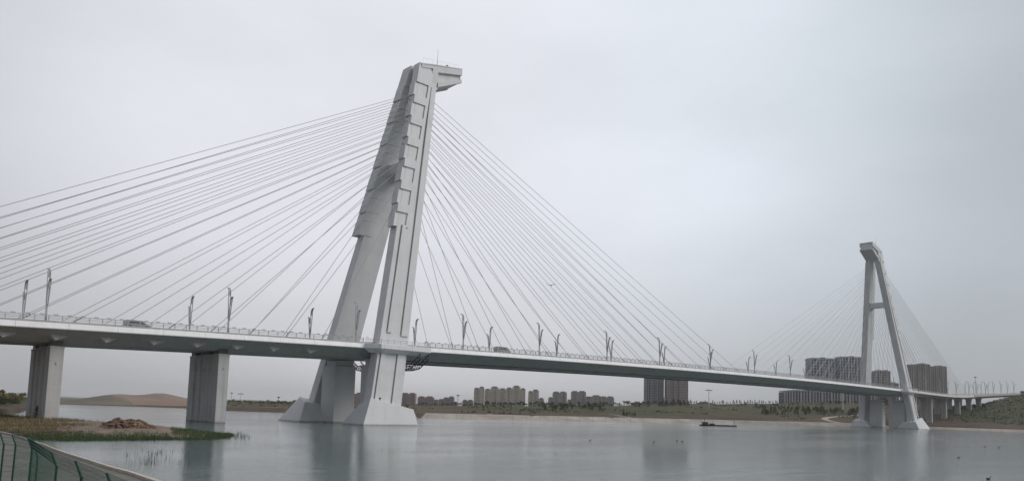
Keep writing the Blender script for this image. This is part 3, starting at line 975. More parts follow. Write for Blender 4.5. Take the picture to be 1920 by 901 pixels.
# ------------------------------------------------------------------ deck
deck = empty('bridge_deck')
tag(deck, 'long grey girder deck with bright white edge, crossing the river through both pylons', 'bridge deck')
def deck_rings(x0, x1, st, prof):
    out_ = []
    X = x0
    xsn = list(np.arange(x0, x1, st)) + [x1]
    for X in xsn:
        out_.append([(X, y, zd(X) + z) for y, z in prof])
    return out_
g = MB()
g.loft(deck_rings(-190, 400, 6, [(-HW + 0.6, -0.02), (-HW + 0.5, -1.15), (-7.6, -3.5), (7.6, -3.5), (HW - 0.5, -1.15), (HW - 0.6, -0.02)]))
g.build('girder', M['soffit'], deck)
for s in (-1, 1):
    g = MB()
    g.loft(deck_rings(-190, 400, 6, [(s * (HW - 0.42), 0.0), (s * HW, -1.05), (s * (HW - 0.06), -1.2), (s * (HW - 0.6), -1.2), (s * (HW - 0.6), 0.0)]))
    g.build('fascia', M['fascia'], deck)
    g = MB()
    g.loft(deck_rings(-190, 400, 6, [(s * (HW - 0.44), -0.05), (s * (HW - 0.44), 0.38), (s * (HW - 0.75), 0.38), (s * (HW - 0.75), -0.05)]))
    g.build('kerb_beam', M['pier'], deck)
    # inspection rail under the girder
    g = MB()
    g.loft(deck_rings(12, 374, 6, [(s * 7.45, -3.52), (s * 7.45, -3.82), (s * 7.15, -3.82), (s * 7.15, -3.52)]))
    g.build('inspection_rail', M['darksteel'], deck)
    # railing: rails, posts, caps
    breaks = [(-190, -3.4), (15.4, SPAN - 15.4), (SPAN + 3.4, 400)]
    ros = []
    for a, b_ in breaks:
        rail = MB()
        for zz, r in ((0.75, 0.05), (1.05, 0.05), (1.38, 0.07)):
            xsn = np.linspace(a, b_, max(2, int((b_ - a) / 8)))
            rings = [[(x, s * (HW - 0.58) + r * math.cos(t), zd(x) + zz + r * math.sin(t)) for t in np.linspace(0, 6.283, 5, endpoint=False)] for x in xsn]
            rail.loft(rings)
        ros.append(rail.build('railing', M['steel'], deck))
    pm = MB(); pm.box(-0.07, 0.07, -0.09, 0.09, 0.42, 1.40)
    pme = pm.mesh('post', M['steel'])
    cm = MB()
    cm.box(-0.34, 0.34, -0.10, 0.10, 1.52, 1.64)
    cm.box(-0.30, -0.22, -0.05, 0.05, 1.42, 1.52); cm.box(0.22, 0.30, -0.05, 0.05, 1.42, 1.52)
    cme = cm.mesh('cap', M['lampsteel'])
    npost = 0
    restp, restc = MB(), MB()
    X = -84.0
    while X < 399:
        ok = any(a <= X <= b_ for a, b_ in breaks)
        if ok:
            if npost < 100:
                for me_, nm, dx in ((pme, 'post', 0), (cme, 'cap', 1.15)):
                    o = bpy.data.objects.new(nm, me_); COL.objects.link(o); o.parent = ros[0] if X < 0 else ros[1]
                    o.location = (X + dx, s * (HW - 0.58), zd(X + dx))
            else:
                restp.box(X - 0.07, X + 0.07, s * (HW - 0.58) - 0.09, s * (HW - 0.58) + 0.09, zd(X) + 0.42, zd(X) + 1.40)
                restc.box(X + 0.73, X + 1.57, s * (HW - 0.58) - 0.14, s * (HW - 0.58) + 0.14, zd(X) + 1.52, zd(X) + 1.64)
                restc.box(X + 0.79, X + 0.91, s * (HW - 0.58) - 0.05, s * (HW - 0.58) + 0.05, zd(X) + 1.44, zd(X) + 1.56)
                restc.box(X + 1.39, X + 1.51, s * (HW - 0.58) - 0.05, s * (HW - 0.58) + 0.05, zd(X) + 1.44, zd(X) + 1.56)
            npost += 1
        X += 2.3
    tag(restp.build('post', M['steel'], ros[1]), kind='stuff')
    tag(restc.build('cap', M['lampsteel'], ros[1]), kind='stuff')
    # wedge shaped cable anchor fins under the side span
    for i in range(12):
        X = SIDE_X[i] - 1.4
        z = zd(X)
        y = s * 10.2
        fn = MB()
        zb = z - 2.25
        fn.add([(X - 1.6, y - s * 0.0, zb + 0.1), (X + 1.6, y, zb + 0.1), (X - 0.6, y + s * 0.35, zb - 0.95),
                (X - 1.6, y - s * 0.9, zb - 0.35), (X + 1.6, y - s * 0.9, zb - 0.35), (X - 0.6, y - s * 0.8, zb - 1.15)],
               [(0, 1, 2), (5, 4, 3), (0, 2, 5, 3), (1, 4, 5, 2), (0, 3, 4, 1)])
        fn.build('anchor_fin', M['pier'], deck)
g = MB()
vs = []
for X in list(np.arange(-190, 400, 8)) + [400]:
    vs += [(X, -HW + 0.5, zd(X) + 0.006), (X, HW - 0.5, zd(X) + 0.006)]
g.add(vs, [(2 * i, 2 * i + 2, 2 * i + 3, 2 * i + 1) for i in range(len(vs) // 2 - 1)])
g.build('roadway', M['asphalt'], deck)

# approach viaduct beyond the further pylon
via = empty('approach_viaduct')
tag(via, 'approach viaduct deck running from the further pylon into the green hillside at right', 'viaduct')
g = MB()
g.loft(deck_rings(400.02, 700, 8, [(-HW + 0.12, -0.02), (-HW + 0.12, -0.6), (-10.5, -1.0), (-10.0, -2.3), (-3.0, -2.3), (-2.6, -1.1), (2.6, -1.1), (3.0, -2.3),
                                   (10.0, -2.3), (10.5, -1.0), (HW - 0.12, -0.6), (HW - 0.12, -0.02)]))
g.build('girder', M['soffit'], via)
for s in (-1, 1):
    g = MB()
    g.loft(deck_rings(400.02, 517, 8, [(s * HW, 0.35), (s * HW, -1.0), (s * (HW - 0.5), -1.1), (s * (HW - 0.5), 0.35)]))
    g.build('fascia', M['fascia'], via)
    g = MB()
    g.loft(deck_rings(517.02, 700, 8, [(s * HW, 0.9), (s * HW, -0.8), (s * (HW - 0.4), -0.9), (s * (HW - 0.4), 0.9)]))
    g.build('parapet', M['pier'], via)
    g = MB()
    xsn = np.linspace(400, 517, 16)
    for i in range(15):
        for zz in (0.8, 1.35):
            g.tube((xsn[i], s * (HW - 0.58), zd(xsn[i]) + zz), (xsn[i + 1], s * (HW - 0.58), zd(xsn[i + 1]) + zz), 0.06, None, 5)
        g.tube((xsn[i], s * (HW - 0.58), zd(xsn[i]) + 0.3), (xsn[i], s * (HW - 0.58), zd(xsn[i]) + 1.35), 0.06, None, 5)
    g.build('railing', M['steel'], via)

# river piers under the side span
def river_pier(X, label, zb):
    root = empty('bridge_pier', (X, 0, 0))
    tag(root, label, 'bridge pier', 'river piers under the side span')
    t, ye = 1.22, 8.9
    ztop = zd(X) - 4.55
    # fluted long faces: shallow vertical recesses between ribs
    pl = []
    seg = [(-ye, 0), (-5.6, 0), (-5.3, 1), (-3.3, 1), (-3.0, 0), (-1.9, 0), (-1.6, 1), (1.6, 1), (1.9, 0), (3.0, 0), (3.3, 1), (5.3, 1), (5.6, 0), (ye, 0)]
    left = [(-t + (0.34 if r else 0.0), y) for y, r in seg]
    right = [(t - (0.34 if r else 0.0), y) for y, r in seg][::-1]
    g = MB()
    g.prism(left + right, 2, zb, ztop)
    bevel(g.build('shaft', M['pier'], root), 0.06, 1)
    for y0, y1 in ((-8.4, -5.8), (-2.6, 2.6), (5.8, 8.4)):
        g = MB()
        g.box(-t + 0.15, t - 0.15, y0, y1, ztop, zd(X) - (3.45 if abs(y0 + y1) < 1 else 3.15))
        g.build('bearing', M['darksteel'], root)
    g = MB()
    g.box(-t - 0.06, t + 0.06, -ye - 0.06, ye + 0.06, ztop - 0.02, ztop + 0.28)
    g.build('cap', M['pier'], root)
    for y in (-7.2, -4.2, 0, 4.2):
        g = MB(); g.tube((-t - 0.06, y, ztop - 3.2), (-t + 0.4, y, ztop - 3.2), 0.09, None, 8)
        g.build('drain_fitting', M['lampsteel'], root)
    g = MB(); g.box(-0.1, 0.1, -ye - 0.10, -ye + 0.05, ztop - 3.3, ztop - 2.8)
    g.build('drain_fitting', M['lampsteel'], root)
river_pier(-70.05, 'grey fluted pier at far left, standing on the grassy sandy spit', -1.0)
river_pier(-37.4, 'grey fluted pier second from left, standing in open water', -3.0)

def lx(px, s):           # where along the bridge a lamp seen in that photo column stands
    lo, hi = -100.0, 700.0
    for _ in range(60):
        mid = (lo + hi) / 2
        d = np.array([mid, s * (HW - 1.1), zd(mid)]) - CAMP
        if PPX + F * (d @ CR) / (d @ CF) < px: lo = mid
        else: hi = mid
    return mid
# approach viaduct piers
def approach_pier(X, y, w, t, label):
    gz = height(X, y)
    root_h = zd(X) - 2.3
    g = MB()
    z0 = min(gz, root_h - 1) - 2
    rings = []
    for z, ww in ((z0, w), (root_h - 3.0, w), (root_h - 1.4, w * 1.06), (root_h, w * 1.3)):
        rings.append([(-t, -ww / 2, z), (t, -ww / 2, z), (t, ww / 2, z), (-t, ww / 2, z)])
    g.loft(rings)
    o = bevel(g.build('approach_pier', M['pier']), 0.08, 1)
    o.location = (X, y, 0)
    tag(o, label, 'bridge pier', 'approach viaduct piers')
nm = ['first', 'second', 'third', 'fourth', 'fifth', 'sixth', 'seventh']
for i, c_ in enumerate((1728, 1757, 1784, 1809, 1830, 1848)):
    X = lx(c_, -1)
    approach_pier(X, -6.6, 3.4, 0.9, 'grey viaduct column in the near row, %s behind the further pylon' % nm[i])
    approach_pier(X, 6.6, 3.4, 0.9, 'grey viaduct column in the far row, %s behind the further pylon' % nm[i])

# maintenance gantry slung under the deck beside the nearer pylon
gt = MB()
Xa, Xb = 10.5, 13.2
path = [(-17.6, 17.3), (-13.6, 15.0), (-10.4, 14.6), (10.4, 14.6), (13.6, 15.0), (17.4, 17.3)]
for X in (Xa, Xb):
    top, bot = [], []
    for i in range(len(path) - 1):
        nseg = 3 if i != 2 else 14
        for t in np.linspace(0, 1, nseg, endpoint=False):
            y = path[i][0] + (path[i + 1][0] - path[i][0]) * t
            z = path[i][1] + (path[i + 1][1] - path[i][1]) * t
            top.append((X, y, z + 1.25)); bot.append((X, y, z))
    for i in range(len(top) - 1):
        gt.tube(top[i], top[i + 1], 0.14, None, 5); gt.tube(bot[i], bot[i + 1], 0.16, None, 5)
        gt.tube(bot[i], top[i + 1], 0.09, None, 4); gt.tube(bot[i], top[i], 0.09, None, 4)
        if X == Xa:
            gt.tube(bot[i], (Xb, bot[i][1], bot[i][2]), 0.06, None, 4)
            if i % 2 == 0: gt.tube(bot[i], (Xb, bot[i + 1][1], bot[i + 1][2]), 0.05, None, 4)
for y in (-6.05, 6.05):
    for X in (Xa, Xb):
        gt.box(X - 0.1, X + 0.1, y - 0.15, y + 0.15, 15.8, 17.5)
tag(gt.build('inspection_gantry', M['gantry']), 'dark steel truss gantry slung under the deck beside the nearer pylon', 'gantry')

# ------------------------------------------------------------------ street lamps on the bridge
def make_lamp():
    r = empty('street_lamp')
    g = MB()      # local: x along bridge, +y towards the roadway
    g.box(-0.3, 0.3, -0.3, 0.3, 0, 0.25)
    g.loft([[(-w, -w, z), (w, -w, z), (w, w, z), (-w, w, z)] for z, w in ((0.2, 0.17), (3.6, 0.14))])
    bevel(g.build('pole', M['lampsteel'], r), 0.03, 1)
    for (pts, nm_) in (([(3.4, 0.02, 0.13), (7.2, 0.22, 0.20), (9.6, 0.36, 0.23), (10.2, 0.50, 0.21)], 'tall'),
                       ([(3.0, -0.04, 0.12), (5.6, -0.48, 0.17), (7.4, -0.80, 0.19), (7.9, -0.92, 0.18)], 'short')):
        g = MB()
        for dx in (-1, 1):
            g.loft([[(dx * w - 0.07, y - 0.09, z), (dx * w + 0.07, y - 0.09, z), (dx * w + 0.07, y + 0.09, z), (dx * w - 0.07, y + 0.09, z)] for z, y, w in pts])
        za, zb = pts[2], pts[3]
        g.hexa([(-za[2], za[1] - 0.07, za[0] - 0.9), (za[2], za[1] - 0.07, za[0] - 0.9), (za[2], za[1] + 0.05, za[0] - 0.9), (-za[2], za[1] + 0.05, za[0] - 0.9),
                (-zb[2], zb[1] - 0.06, zb[0]), (zb[2], zb[1] - 0.06, zb[0]), (zb[2], zb[1] + 0.06, zb[0]), (-zb[2], zb[1] + 0.06, zb[0])])
        g.build('arm', M['lampsteel'], r)
        hd = MB()
        z, y, w = pts[3]
        sg = 1 if nm_ == 'tall' else -1
        ln = 0.95 if nm_ == 'tall' else 0.6
        rings = []
        for t, dz, hh in ((0, 0.0, 0.16), (0.35, 0.24, 0.15), (0.7, 0.36, 0.11), (1.0, 0.38, 0.06)):
            yy = y + sg * ln * t
            rings.append([(-0.2, yy, z + dz - hh), (0.2, yy, z + dz - hh), (0.2, yy, z + dz + hh), (-0.2, yy, z + dz + hh)])
        hd.loft(rings)
        hd.build('lamp_head', M['lampsteel'], r)
    return r
lamp0 = make_lamp()
first = [True]
def place_lamp(X, s, label, sc=1.0):
    o = lamp0 if first[0] else copy_tree(lamp0)
    first[0] = False
    o.location = (X, s * (HW - 1.1), zd(X))
    o.rotation_euler = (0, 0, 0 if s < 0 else math.pi)
    o.scale = (sc, sc, sc)
    tag(o, label, 'street lamp', 'double armed street lamps on the bridge')
ordn = ['first', 'second', 'third', 'fourth', 'fifth', 'sixth', 'seventh', 'eighth', 'ninth', 'tenth', 'eleventh', 'twelfth', 'thirteenth']
for s, side, cols in ((-1, 'near', (85, 427)), (1, 'far', (41, 354, 580))):
    for i, c in enumerate(cols):
        place_lamp(lx(c, s), s, '%s lamp from the left on the %s deck edge left of the nearer pylon' % (ordn[i], side))
place_lamp(lx(667, -1), -1, 'grey double armed lamp rising in front of the far leg of the nearer pylon')
for s, side, cols in ((-1, 'near', (868, 1011, 1138, 1237, 1332, 1415, 1482, 1546, 1598, 1650)), (1, 'far', (777, 917, 1044, 1146, 1245, 1331, 1403, 1455, 1510, 1560, 1602))):
    for i, c in enumerate(cols):
        place_lamp(lx(c, s), s, '%s lamp from the left on the %s deck edge between the two pylons' % (ordn[i], side))
for s, side, cols in ((-1, 'near', (1736, 1763, 1793, 1817, 1832, 1848, 1863, 1877, 1889, 1901)), (1, 'far', (1675, 1709, 1778, 1810, 1825.5, 1840, 1853))):
    for i, c in enumerate(cols):
        place_lamp(lx(c, s), s, '%s lamp from the left on the %s viaduct edge past the further pylon' % (ordn[i], side))

# ------------------------------------------------------------------ vehicles on the deck
def vehicle(px, lane, label, paint, ln, ht):
    X = lx(px, -1 if lane < 0 else 1)
    r = empty('van', (X, lane, zd(X) + 0.01))
    tag(r, label, 'van', 'vehicles crossing the bridge')
    g = MB()
    w = 0.95
    prof = [(-ln / 2, 0.35), (-ln / 2, ht * 0.9), (-ln / 2 + 0.25, ht), (ln / 2 - 1.7, ht), (ln / 2 - 0.75, ht * 0.58), (ln / 2 - 0.1, ht * 0.5), (ln / 2, 0.4)]
    g.prism(prof, 1, -w, w)
    bevel(g.build('body', paint, r), 0.08, 2)
    for s in (-1, 1):
        g = MB()
        g.prism([(-ln / 2 + 0.5, ht * 0.58), (-ln / 2 + 0.5, ht * 0.88), (ln / 2 - 1.85, ht * 0.88), (ln / 2 - 1.15, ht * 0.58)], 1, *sorted((s * w, s * (w + 0.012))))
        g.build('side_window', M['glass'], r)
        for x in (-ln / 2 + 0.95, ln / 2 - 0.95):
            g = MB(); g.tube((x, s * (w - 0.2), 0.34), (x, s * (w + 0.02), 0.34), 0.34, None, 16)
            g.build('wheel', M['rubber'], r)
    g = MB()
    g.hexa([(ln / 2 - 1.62, -w + 0.1, ht * 0.95), (ln / 2 - 0.80, -w + 0.1, ht * 0.60), (ln / 2 - 0.80, w - 0.1, ht * 0.60), (ln / 2 - 1.62, w - 0.1, ht * 0.95),
            (ln / 2 - 1.58, -w + 0.1, ht * 0.97), (ln / 2 - 0.76, -w + 0.1, ht * 0.62), (ln / 2 - 0.76, w - 0.1, ht * 0.62), (ln / 2 - 1.58, w - 0.1, ht * 0.97)])
    g.build('windscreen', M['glass'], r)
vehicle(262, -9.6, 'silver van on the bridge between the two leftmost piers', M['vangrey'], 5.0, 1.75)
vehicle(950, -9.6, 'pale van on the bridge just right of the nearer pylon', M['vangrey'], 5.6, 2.1)

# ------------------------------------------------------------------ buildings
def facade(name, wall, win, sx, sz, fw=0.5, fh=0.5, band=None):
    mt = bpy.data.materials.new(name)
    mt.use_nodes = True
    n, l = mt.node_tree.nodes, mt.node_tree.links
    b = n['Principled BSDF']; b.inputs['Roughness'].default_value = 0.8
    t = n.new('ShaderNodeTexCoord'); sp = n.new('ShaderNodeSeparateXYZ')
    l.new(t.outputs['Object'], sp.inputs[0])
    def M_(op, a, b_):
        x = n.new('ShaderNodeMath'); x.operation = op
        for i, s in enumerate((a, b_)):
            if isinstance(s, (int, float)): x.inputs[i].default_value = s
            else: l.new(s, x.inputs[i])
        return x.outputs[0]
    u = M_('ADD', sp.outputs['X'], M_('MULTIPLY', sp.outputs['Y'], 0.83))
    fx = M_('FRACT', M_('DIVIDE', u, sx), 0); fz = M_('FRACT', M_('DIVIDE', sp.outputs['Z'], sz), 0)
    mk = M_('MULTIPLY', M_('LESS_THAN', fx, fw), M_('LESS_THAN', fz, fh))
    wn = n.new('ShaderNodeTexWhiteNoise'); wn.noise_dimensions = '2D'
    cb = n.new('ShaderNodeCombineXYZ')
    l.new(M_('FLOOR', M_('DIVIDE', u, sx), 0), cb.inputs[0]); l.new(M_('FLOOR', M_('DIVIDE', sp.outputs['Z'], sz), 0), cb.inputs[1])
    l.new(cb.outputs[0], wn.inputs['Vector'])
    mk = M_('MULTIPLY', mk, M_('ADD', M_('MULTIPLY', wn.outputs['Value'], 0.5), 0.5))
    nz = n.new('ShaderNodeTexNoise'); nz.inputs['Scale'].default_value = 0.12; nz.inputs['Detail'].default_value = 5
    l.new(t.outputs['Object'], nz.inputs['Vector'])
    mx0 = n.new('ShaderNodeMix'); mx0.data_type = 'RGBA'
    l.new(nz.outputs['Fac'], mx0.inputs[0])
    mx0.inputs[6].default_value = (*[c * 0.85 for c in wall], 1); mx0.inputs[7].default_value = (*[c * 1.12 for c in wall], 1)
    mx = n.new('ShaderNodeMix'); mx.data_type = 'RGBA'
    l.new(mk, mx.inputs[0]); l.new(mx0.outputs[2], mx.inputs[6]); mx.inputs[7].default_value = (*win, 1)
    l.new(mx.outputs[2], b.inputs['Base Color'])
    return mt

M['tan'] = facade('tan rendered wall', (0.48, 0.44, 0.385), (0.22, 0.205, 0.185), 3.0, 3.0, 0.55, 0.5)
M['pink'] = facade('reddish rendered wall', (0.27, 0.20, 0.197), (0.13, 0.105, 0.105), 3.2, 3.0, 0.5, 0.55)
M['mauve'] = facade('pinkish grey wall', (0.32, 0.285, 0.28), (0.15, 0.14, 0.14), 3.0, 3.0, 0.5, 0.55)
M['browntower'] = facade('brown tower wall', (0.28, 0.245, 0.24), (0.16, 0.145, 0.145), 1.6, 3.2, 0.5, 0.6)
M['greywall'] = material('grey facade frame', (0.27, 0.275, 0.30), (0.31, 0.315, 0.335), 0.8, 0.1)
M['bluewall'] = material('bluish grey facade frame', (0.36, 0.405, 0.465), (0.41, 0.45, 0.505), 0.8, 0.1)
M['taupewall'] = material('taupe facade frame', (0.32, 0.305, 0.30), (0.37, 0.355, 0.35), 0.8, 0.1)
M['glazing'] = facade('window glass', (0.075, 0.082, 0.098), (0.12, 0.128, 0.145), 2.9, 3.1, 0.4, 0.6)
M['roof'] = material('roof concrete', (0.22, 0.21, 0.2), (0.27, 0.26, 0.25), 0.9, 0.3)
M['fin'] = material('pale vertical fins', (0.34, 0.355, 0.37), (0.40, 0.41, 0.42), 0.8, 0.2)
M['lowwall'] = facade('cream low wall', (0.30, 0.28, 0.24), (0.10, 0.10, 0.10), 3.0, 3.4, 0.5, 0.5)

def frame(px0, px1, ytop, depth):
    pc = at((px0 + px1) / 2, ytop, depth)
    w = (px1 - px0) * depth / F
    return pc[0], pc[1], pc[2], w
def place(o, x, y, rz):
    o.location = (x, y, 0); o.rotation_euler = (0, 0, rz)
FACE = math.atan2(CR[1], CR[0])

def relief_block(segs, depth, mat, label, cat='apartment block', group=None, dy=14.0, rot=0.0):
    """segs: (px0, px1, ytop) towers joined into one building with stepped roofs and projecting bays"""
    px0, px1 = segs[0][0], segs[-1][1]
    x, y, zt, w = frame(px0, px1, min(s[2] for s in segs), depth)
    gz = height(x, y) - 3
    root = empty('apartment_block', (x, y, gz), FACE + rot)
    tag(root, label, cat, group)
    g, rf = MB(), MB()
    for (a, b_, yt) in segs:
        x0 = (a - (px0 + px1) / 2) * depth / F; x1 = (b_ - (px0 + px1) / 2) * depth / F
        top = at((a + b_) / 2, yt, depth)[2] - gz
        nb_ = max(2, int(round((x1 - x0) / 3.3)))
        bw = (x1 - x0) / nb_
        poly = []
        for i in range(nb_):
            d = 0.0 if i % 2 == 0 else 1.1
            poly += [(x0 + i * bw, d), (x0 + (i + 1) * bw, d)]
        poly += [(x1, dy), (x0, dy)]
        g.prism(poly, 2, 0, top - 2.2)
        # stepped top: taller stair tower with a small overhanging roof
        c = (x0 + x1) / 2; hw_ = (x1 - x0) * 0.30
        rf.box(c - hw_, c + hw_, 2.0, dy - 2, top - 2.4, top - 0.5)
        rf.box(c - hw_ - 0.35, c + hw_ + 0.35, 1.6, dy - 1.6, top - 0.5, top)
        for xx in (x0 + 0.2, x1 - 1.4):
            rf.box(xx, xx + 1.2, 0.6, dy - 0.6, top - 2.3, top - 1.3)
    g.build('wall', mat, root)
    rf.build('roof', M['roof'] if mat is not M['pink'] else M['pink'], root)
    return root

G = 'distant apartment blocks across the river'
relief_block([(655, 667, 737), (667, 678, 735)], 1000, M['pink'], 'reddish block glimpsed between the legs of the nearer pylon', group=G)
relief_block([(752, 766, 735.5), (766, 779, 735.5)], 980, M['pink'], 'reddish twin topped block touching the near leg of the nearer pylon', group=G)
relief_block([(783, 797, 742), (797, 813, 742), (813, 822, 748)], 1050, M['pink'], 'low reddish block with stepped roofs, second right of the nearer pylon', group=G)
relief_block([(822, 831, 747), (831, 841, 744), (841, 851, 742), (851, 857.5, 752)], 1060, M['pink'], 'reddish stepped block just left of the slender mast', group=G)
relief_block([(867, 876, 748.5), (876, 887, 748.5)], 1080, M['pink'], 'smallest reddish block, close left of the tall tan slabs', group=G)
relief_block([(889, 898, 726), (898, 908, 723.8)], 1000, M['tan'], 'tan tower at the left end of the tan group', group=G)
relief_block([(909, 920, 728), (920, 935, 723.5), (935, 950, 727)], 1030, M['tan'], 'broad tan slab with wavy roofline in the middle of the tan group', group=G)
relief_block([(949, 961, 725.5), (961, 976, 722), (976, 985.5, 727)], 990, M['tan'], 'tallest tan block at the right end of the tan group', group=G)
relief_block([(991, 999, 732), (999, 1010.5, 729.3)], 1000, M['tan'], 'slim tan tower standing alone right of the tan group', group=G)
relief_block([(1010.5, 1020, 745)], 1040, M['mauve'], 'low grey block tucked beside the slim tan tower', group=G)
relief_block([(1029, 1037, 743.5), (1037, 1050, 733), (1050, 1063, 733)], 1050, M['mauve'], 'pinkish grey block with two roof towers and a lower left wing', group=G)
relief_block([(1065, 1072, 748), (1072, 1085, 732), (1085, 1099, 732)], 1020, M['mauve'], 'pinkish grey twin topped block left of a lower row', group=G)
relief_block([(1099, 1111, 742.3), (1111, 1127, 739.8), (1127, 1139, 742), (1139, 1151.5, 742)], 1000, M['mauve'], 'low pinkish grey row of joined blocks above dense green trees', group=G)

def grid_block(parts, depth, frame_mat, label, bay=3.4, floor=3.2, dy=16.0, fin=False, rot=0.0, group=None, cat='apartment tower', fins_h=0.0):
    px0, px1 = parts[0][0], parts[-1][1]
    x, y, zt, w = frame(px0, px1, min(p[2] for p in parts), depth)
    gz = height(x, y) - 3
    root = empty('tower_block', (x, y, gz), FACE + rot)
    tag(root, label, cat, group)
    core, fr_, rf = MB(), MB(), MB()
    for (a, b_, yt, set_) in parts:
        x0 = (a - (px0 + px1) / 2) * depth / F; x1 = (b_ - (px0 + px1) / 2) * depth / F
        top = at((a + b_) / 2, yt, depth)[2] - gz
        core.box(x0 + 0.3, x1 - 0.3, set_ + 0.9, set_ + dy, 0, top - 0.9)
        nbay = max(2, int(round((x1 - x0) / bay)))
        for i in range(nbay + 1):
            c = x0 + (x1 - x0) * i / nbay
            wd = 0.52 if not fin else 0.55
            wd *= 1.0 if i % 3 else 1.7
            fr_.box(max(x0, c - wd), min(x1, c + wd), set_ + (0 if i % 3 else -0.35), set_ + 1.2, 0, top + (fins_h if fin and i % 2 == 0 else 0))
        if not fin:
            for i in range(int(dy / bay)):
                yy = set_ + i * bay
                for xa in (x0 - 0.15, x1 - 0.75):
                    fr_.box(xa, xa + 0.9, yy + 0.5, yy + 1.4, 0, top)
        nfl = int(top / floor)
        for k_ in range(nfl + 1):
            z = top - k_ * floor
            hh = 0.75 if not fin else 0.25
            if z - hh > 0:
                fr_.box(x0 + 0.05, x1 - 0.05, set_ + 0.15, set_ + dy - 0.2, z - hh, z - 0.02)
        rf.box(x0 + 0.6, x1 - 0.6, set_ + 0.7, set_ + dy - 0.7, top - 0.02, top + 0.6)
        if not fin:
            c = x0 + (x1 - x0) * 0.6
            rf.box(c - 2.2, c + 2.2, set_ + 4, set_ + dy - 3, top + 0.6, top + 1.7)
    core.build('glazing', M['glazing'], root)
    fr_.build('facade_frame', frame_mat, root)
    rf.build('roof', M['roof'], root)
    return root
grid_block([(1212, 1221, 700, 0.6), (1221, 1240, 700, 0), (1240, 1245.5, 700, 1.5)], 860, M['greywall'], 'dark grey tower rising behind the girder, left of the brown one', 2.6, 3.0)
rb = relief_block([(1251, 1264, 700), (1264, 1279, 700), (1279, 1291, 700)], 850, M['browntower'], 'brown tower rising behind the girder, right of the dark grey one', 'apartment tower')
grid_block([(1520, 1565, 671.5, 0), (1565, 1575, 674, 5), (1575, 1618, 669, 0)], 830, M['bluewall'], 'wide bluish grey slab block left of the further pylon', 3.3, 3.3)
grid_block([(1644, 1658, 695, 0), (1658, 1670, 695, 0.8)], 980, M['taupewall'], 'slim grey tower seen between the legs of the further pylon', 3.0, 3.2)
grid_block([(1626, 1644, 719.5, 0)], 960, M['taupewall'], 'low grey wing left of the slim tower between the pylon legs', 3.2, 3.2)
grid_block([(1671, 1685, 718, 0)], 960, M['taupewall'], 'low grey wing right of the slim tower between the pylon legs', 3.2, 3.2)
grid_block([(1700, 1722, 684.5, 0.7), (1722, 1744, 682.5, 0)], 840, M['taupewall'], 'tall taupe gridded block right of the further pylon', 2.7, 2.9)
grid_block([(1744, 1756, 688, 0), (1756, 1776, 686.5, 0.8)], 870, M['taupewall'], 'slightly lower taupe gridded block at the right end of the towers', 2.7, 2.9)
grid_block([(1471, 1486, 732.5, 0), (1486, 1525, 731.5, 0.8), (1525, 1640, 735, 0.4)], 770, M['fin'], 'long low office block with pale vertical fins under the girder', 3.3, 3.6, 18.0, True, cat='office block', fins_h=0.8)

def low_house(px0, px1, yt, depth, label):
    x, y, zt, w = frame(px0, px1, yt, depth)
    gz = height(x, y) - 1.5
    r = empty('low_building', (x, y, gz), FACE)
    tag(r, label, 'building')
    h = zt - gz
    g = MB(); g.box(-w / 2, w / 2, 0, 10, 0, h - 0.9); g.build('wall', M['lowwall'], r)
    g = MB(); g.box(-w / 2 - 0.4, w / 2 + 0.4, -0.4, 10.4, h - 0.9, h - 0.3); g.box(-w / 4, w / 5, 2, 8, h - 0.3, h + 0.9); g.build('roof', M['roof'], r)
low_house(1186, 1207, 753.5, 760, 'small low block on the plateau left of the dark grey tower')
low_house(1311, 1335, 753.8, 720, 'small cream house on the plateau behind the tall mast')

# ------------------------------------------------------------------ masts, sign, far fence
def mast(px, ytop, ybase, depth, label, style):
    p = at(px, ybase, depth); q = at(px, ytop, depth)
    gz = height(p[0], p[1])
    h = q[2] - gz
    r = empty('mast', (p[0], p[1], gz), FACE)
    tag(r, label, 'light mast')
    g = MB(); g.tube((0, 0, -1), (0, 0, h), 0.32, 0.16, 8); g.build('pole', M['steel'], r)
    g = MB()
    if style == 'cross':
        g.box(-2.2, 2.2, -0.15, 0.15, h - 0.5, h - 0.25)
        for x in (-2.1, -0.9, 0.9, 2.1): g.box(x - 0.4, x + 0.4, -0.4, 0.4, h - 0.85, h - 0.45)
        g.tube((0, 0, h), (0, 0, h + 1.2), 0.07)
    else:
        g.loft([[(rr * math.cos(a), rr * math.sin(a), z) for a in np.linspace(0, 6.283, 10, endpoint=False)] for z, rr in ((h - 0.7, 0.4), (h - 0.25, 1.15), (h, 1.15), (h + 0.2, 0.5))])
    g.build('lamp_head', M['darksteel'], r)
mast(858, 740, 764, 520, 'slender light mast between the reddish blocks', 'disc')
mast(1329, 729.5, 759, 560, 'tall white light mast with cross head on the plateau', 'cross')
mast(1830, 706, 748, 690, 'tall mast with dark disc head above the viaduct', 'disc')
mast(1247, 744, 765, 640, 'short light mast in the gap between the two tall towers', 'cross')
mast(433, 735.5, 760, 620, 'light mast right of the second pier', 'disc')
mast(521, 743.5, 768, 520, 'light mast left of the nearer pylon foot', 'disc')
mast(450, 736.5, 755, 650, 'thin pole on the left bank beside the second pier', 'cross')
p = at(1580, 736, 600); gz = height(p[0], p[1])
pb = ground_hit(1580.5, 767)
g = MB(); g.tube((0, 0, -0.5), (0, 0, 17), 0.33, 0.26, 8); g.tube((0, 0, 17), (0, 0, 17.4), 0.5, 0.5, 8)
o = g.build('white_pole', M['fascia']); o.location = pb
tag(o, 'plain white pole standing on the red slope beneath the girder', 'pole')

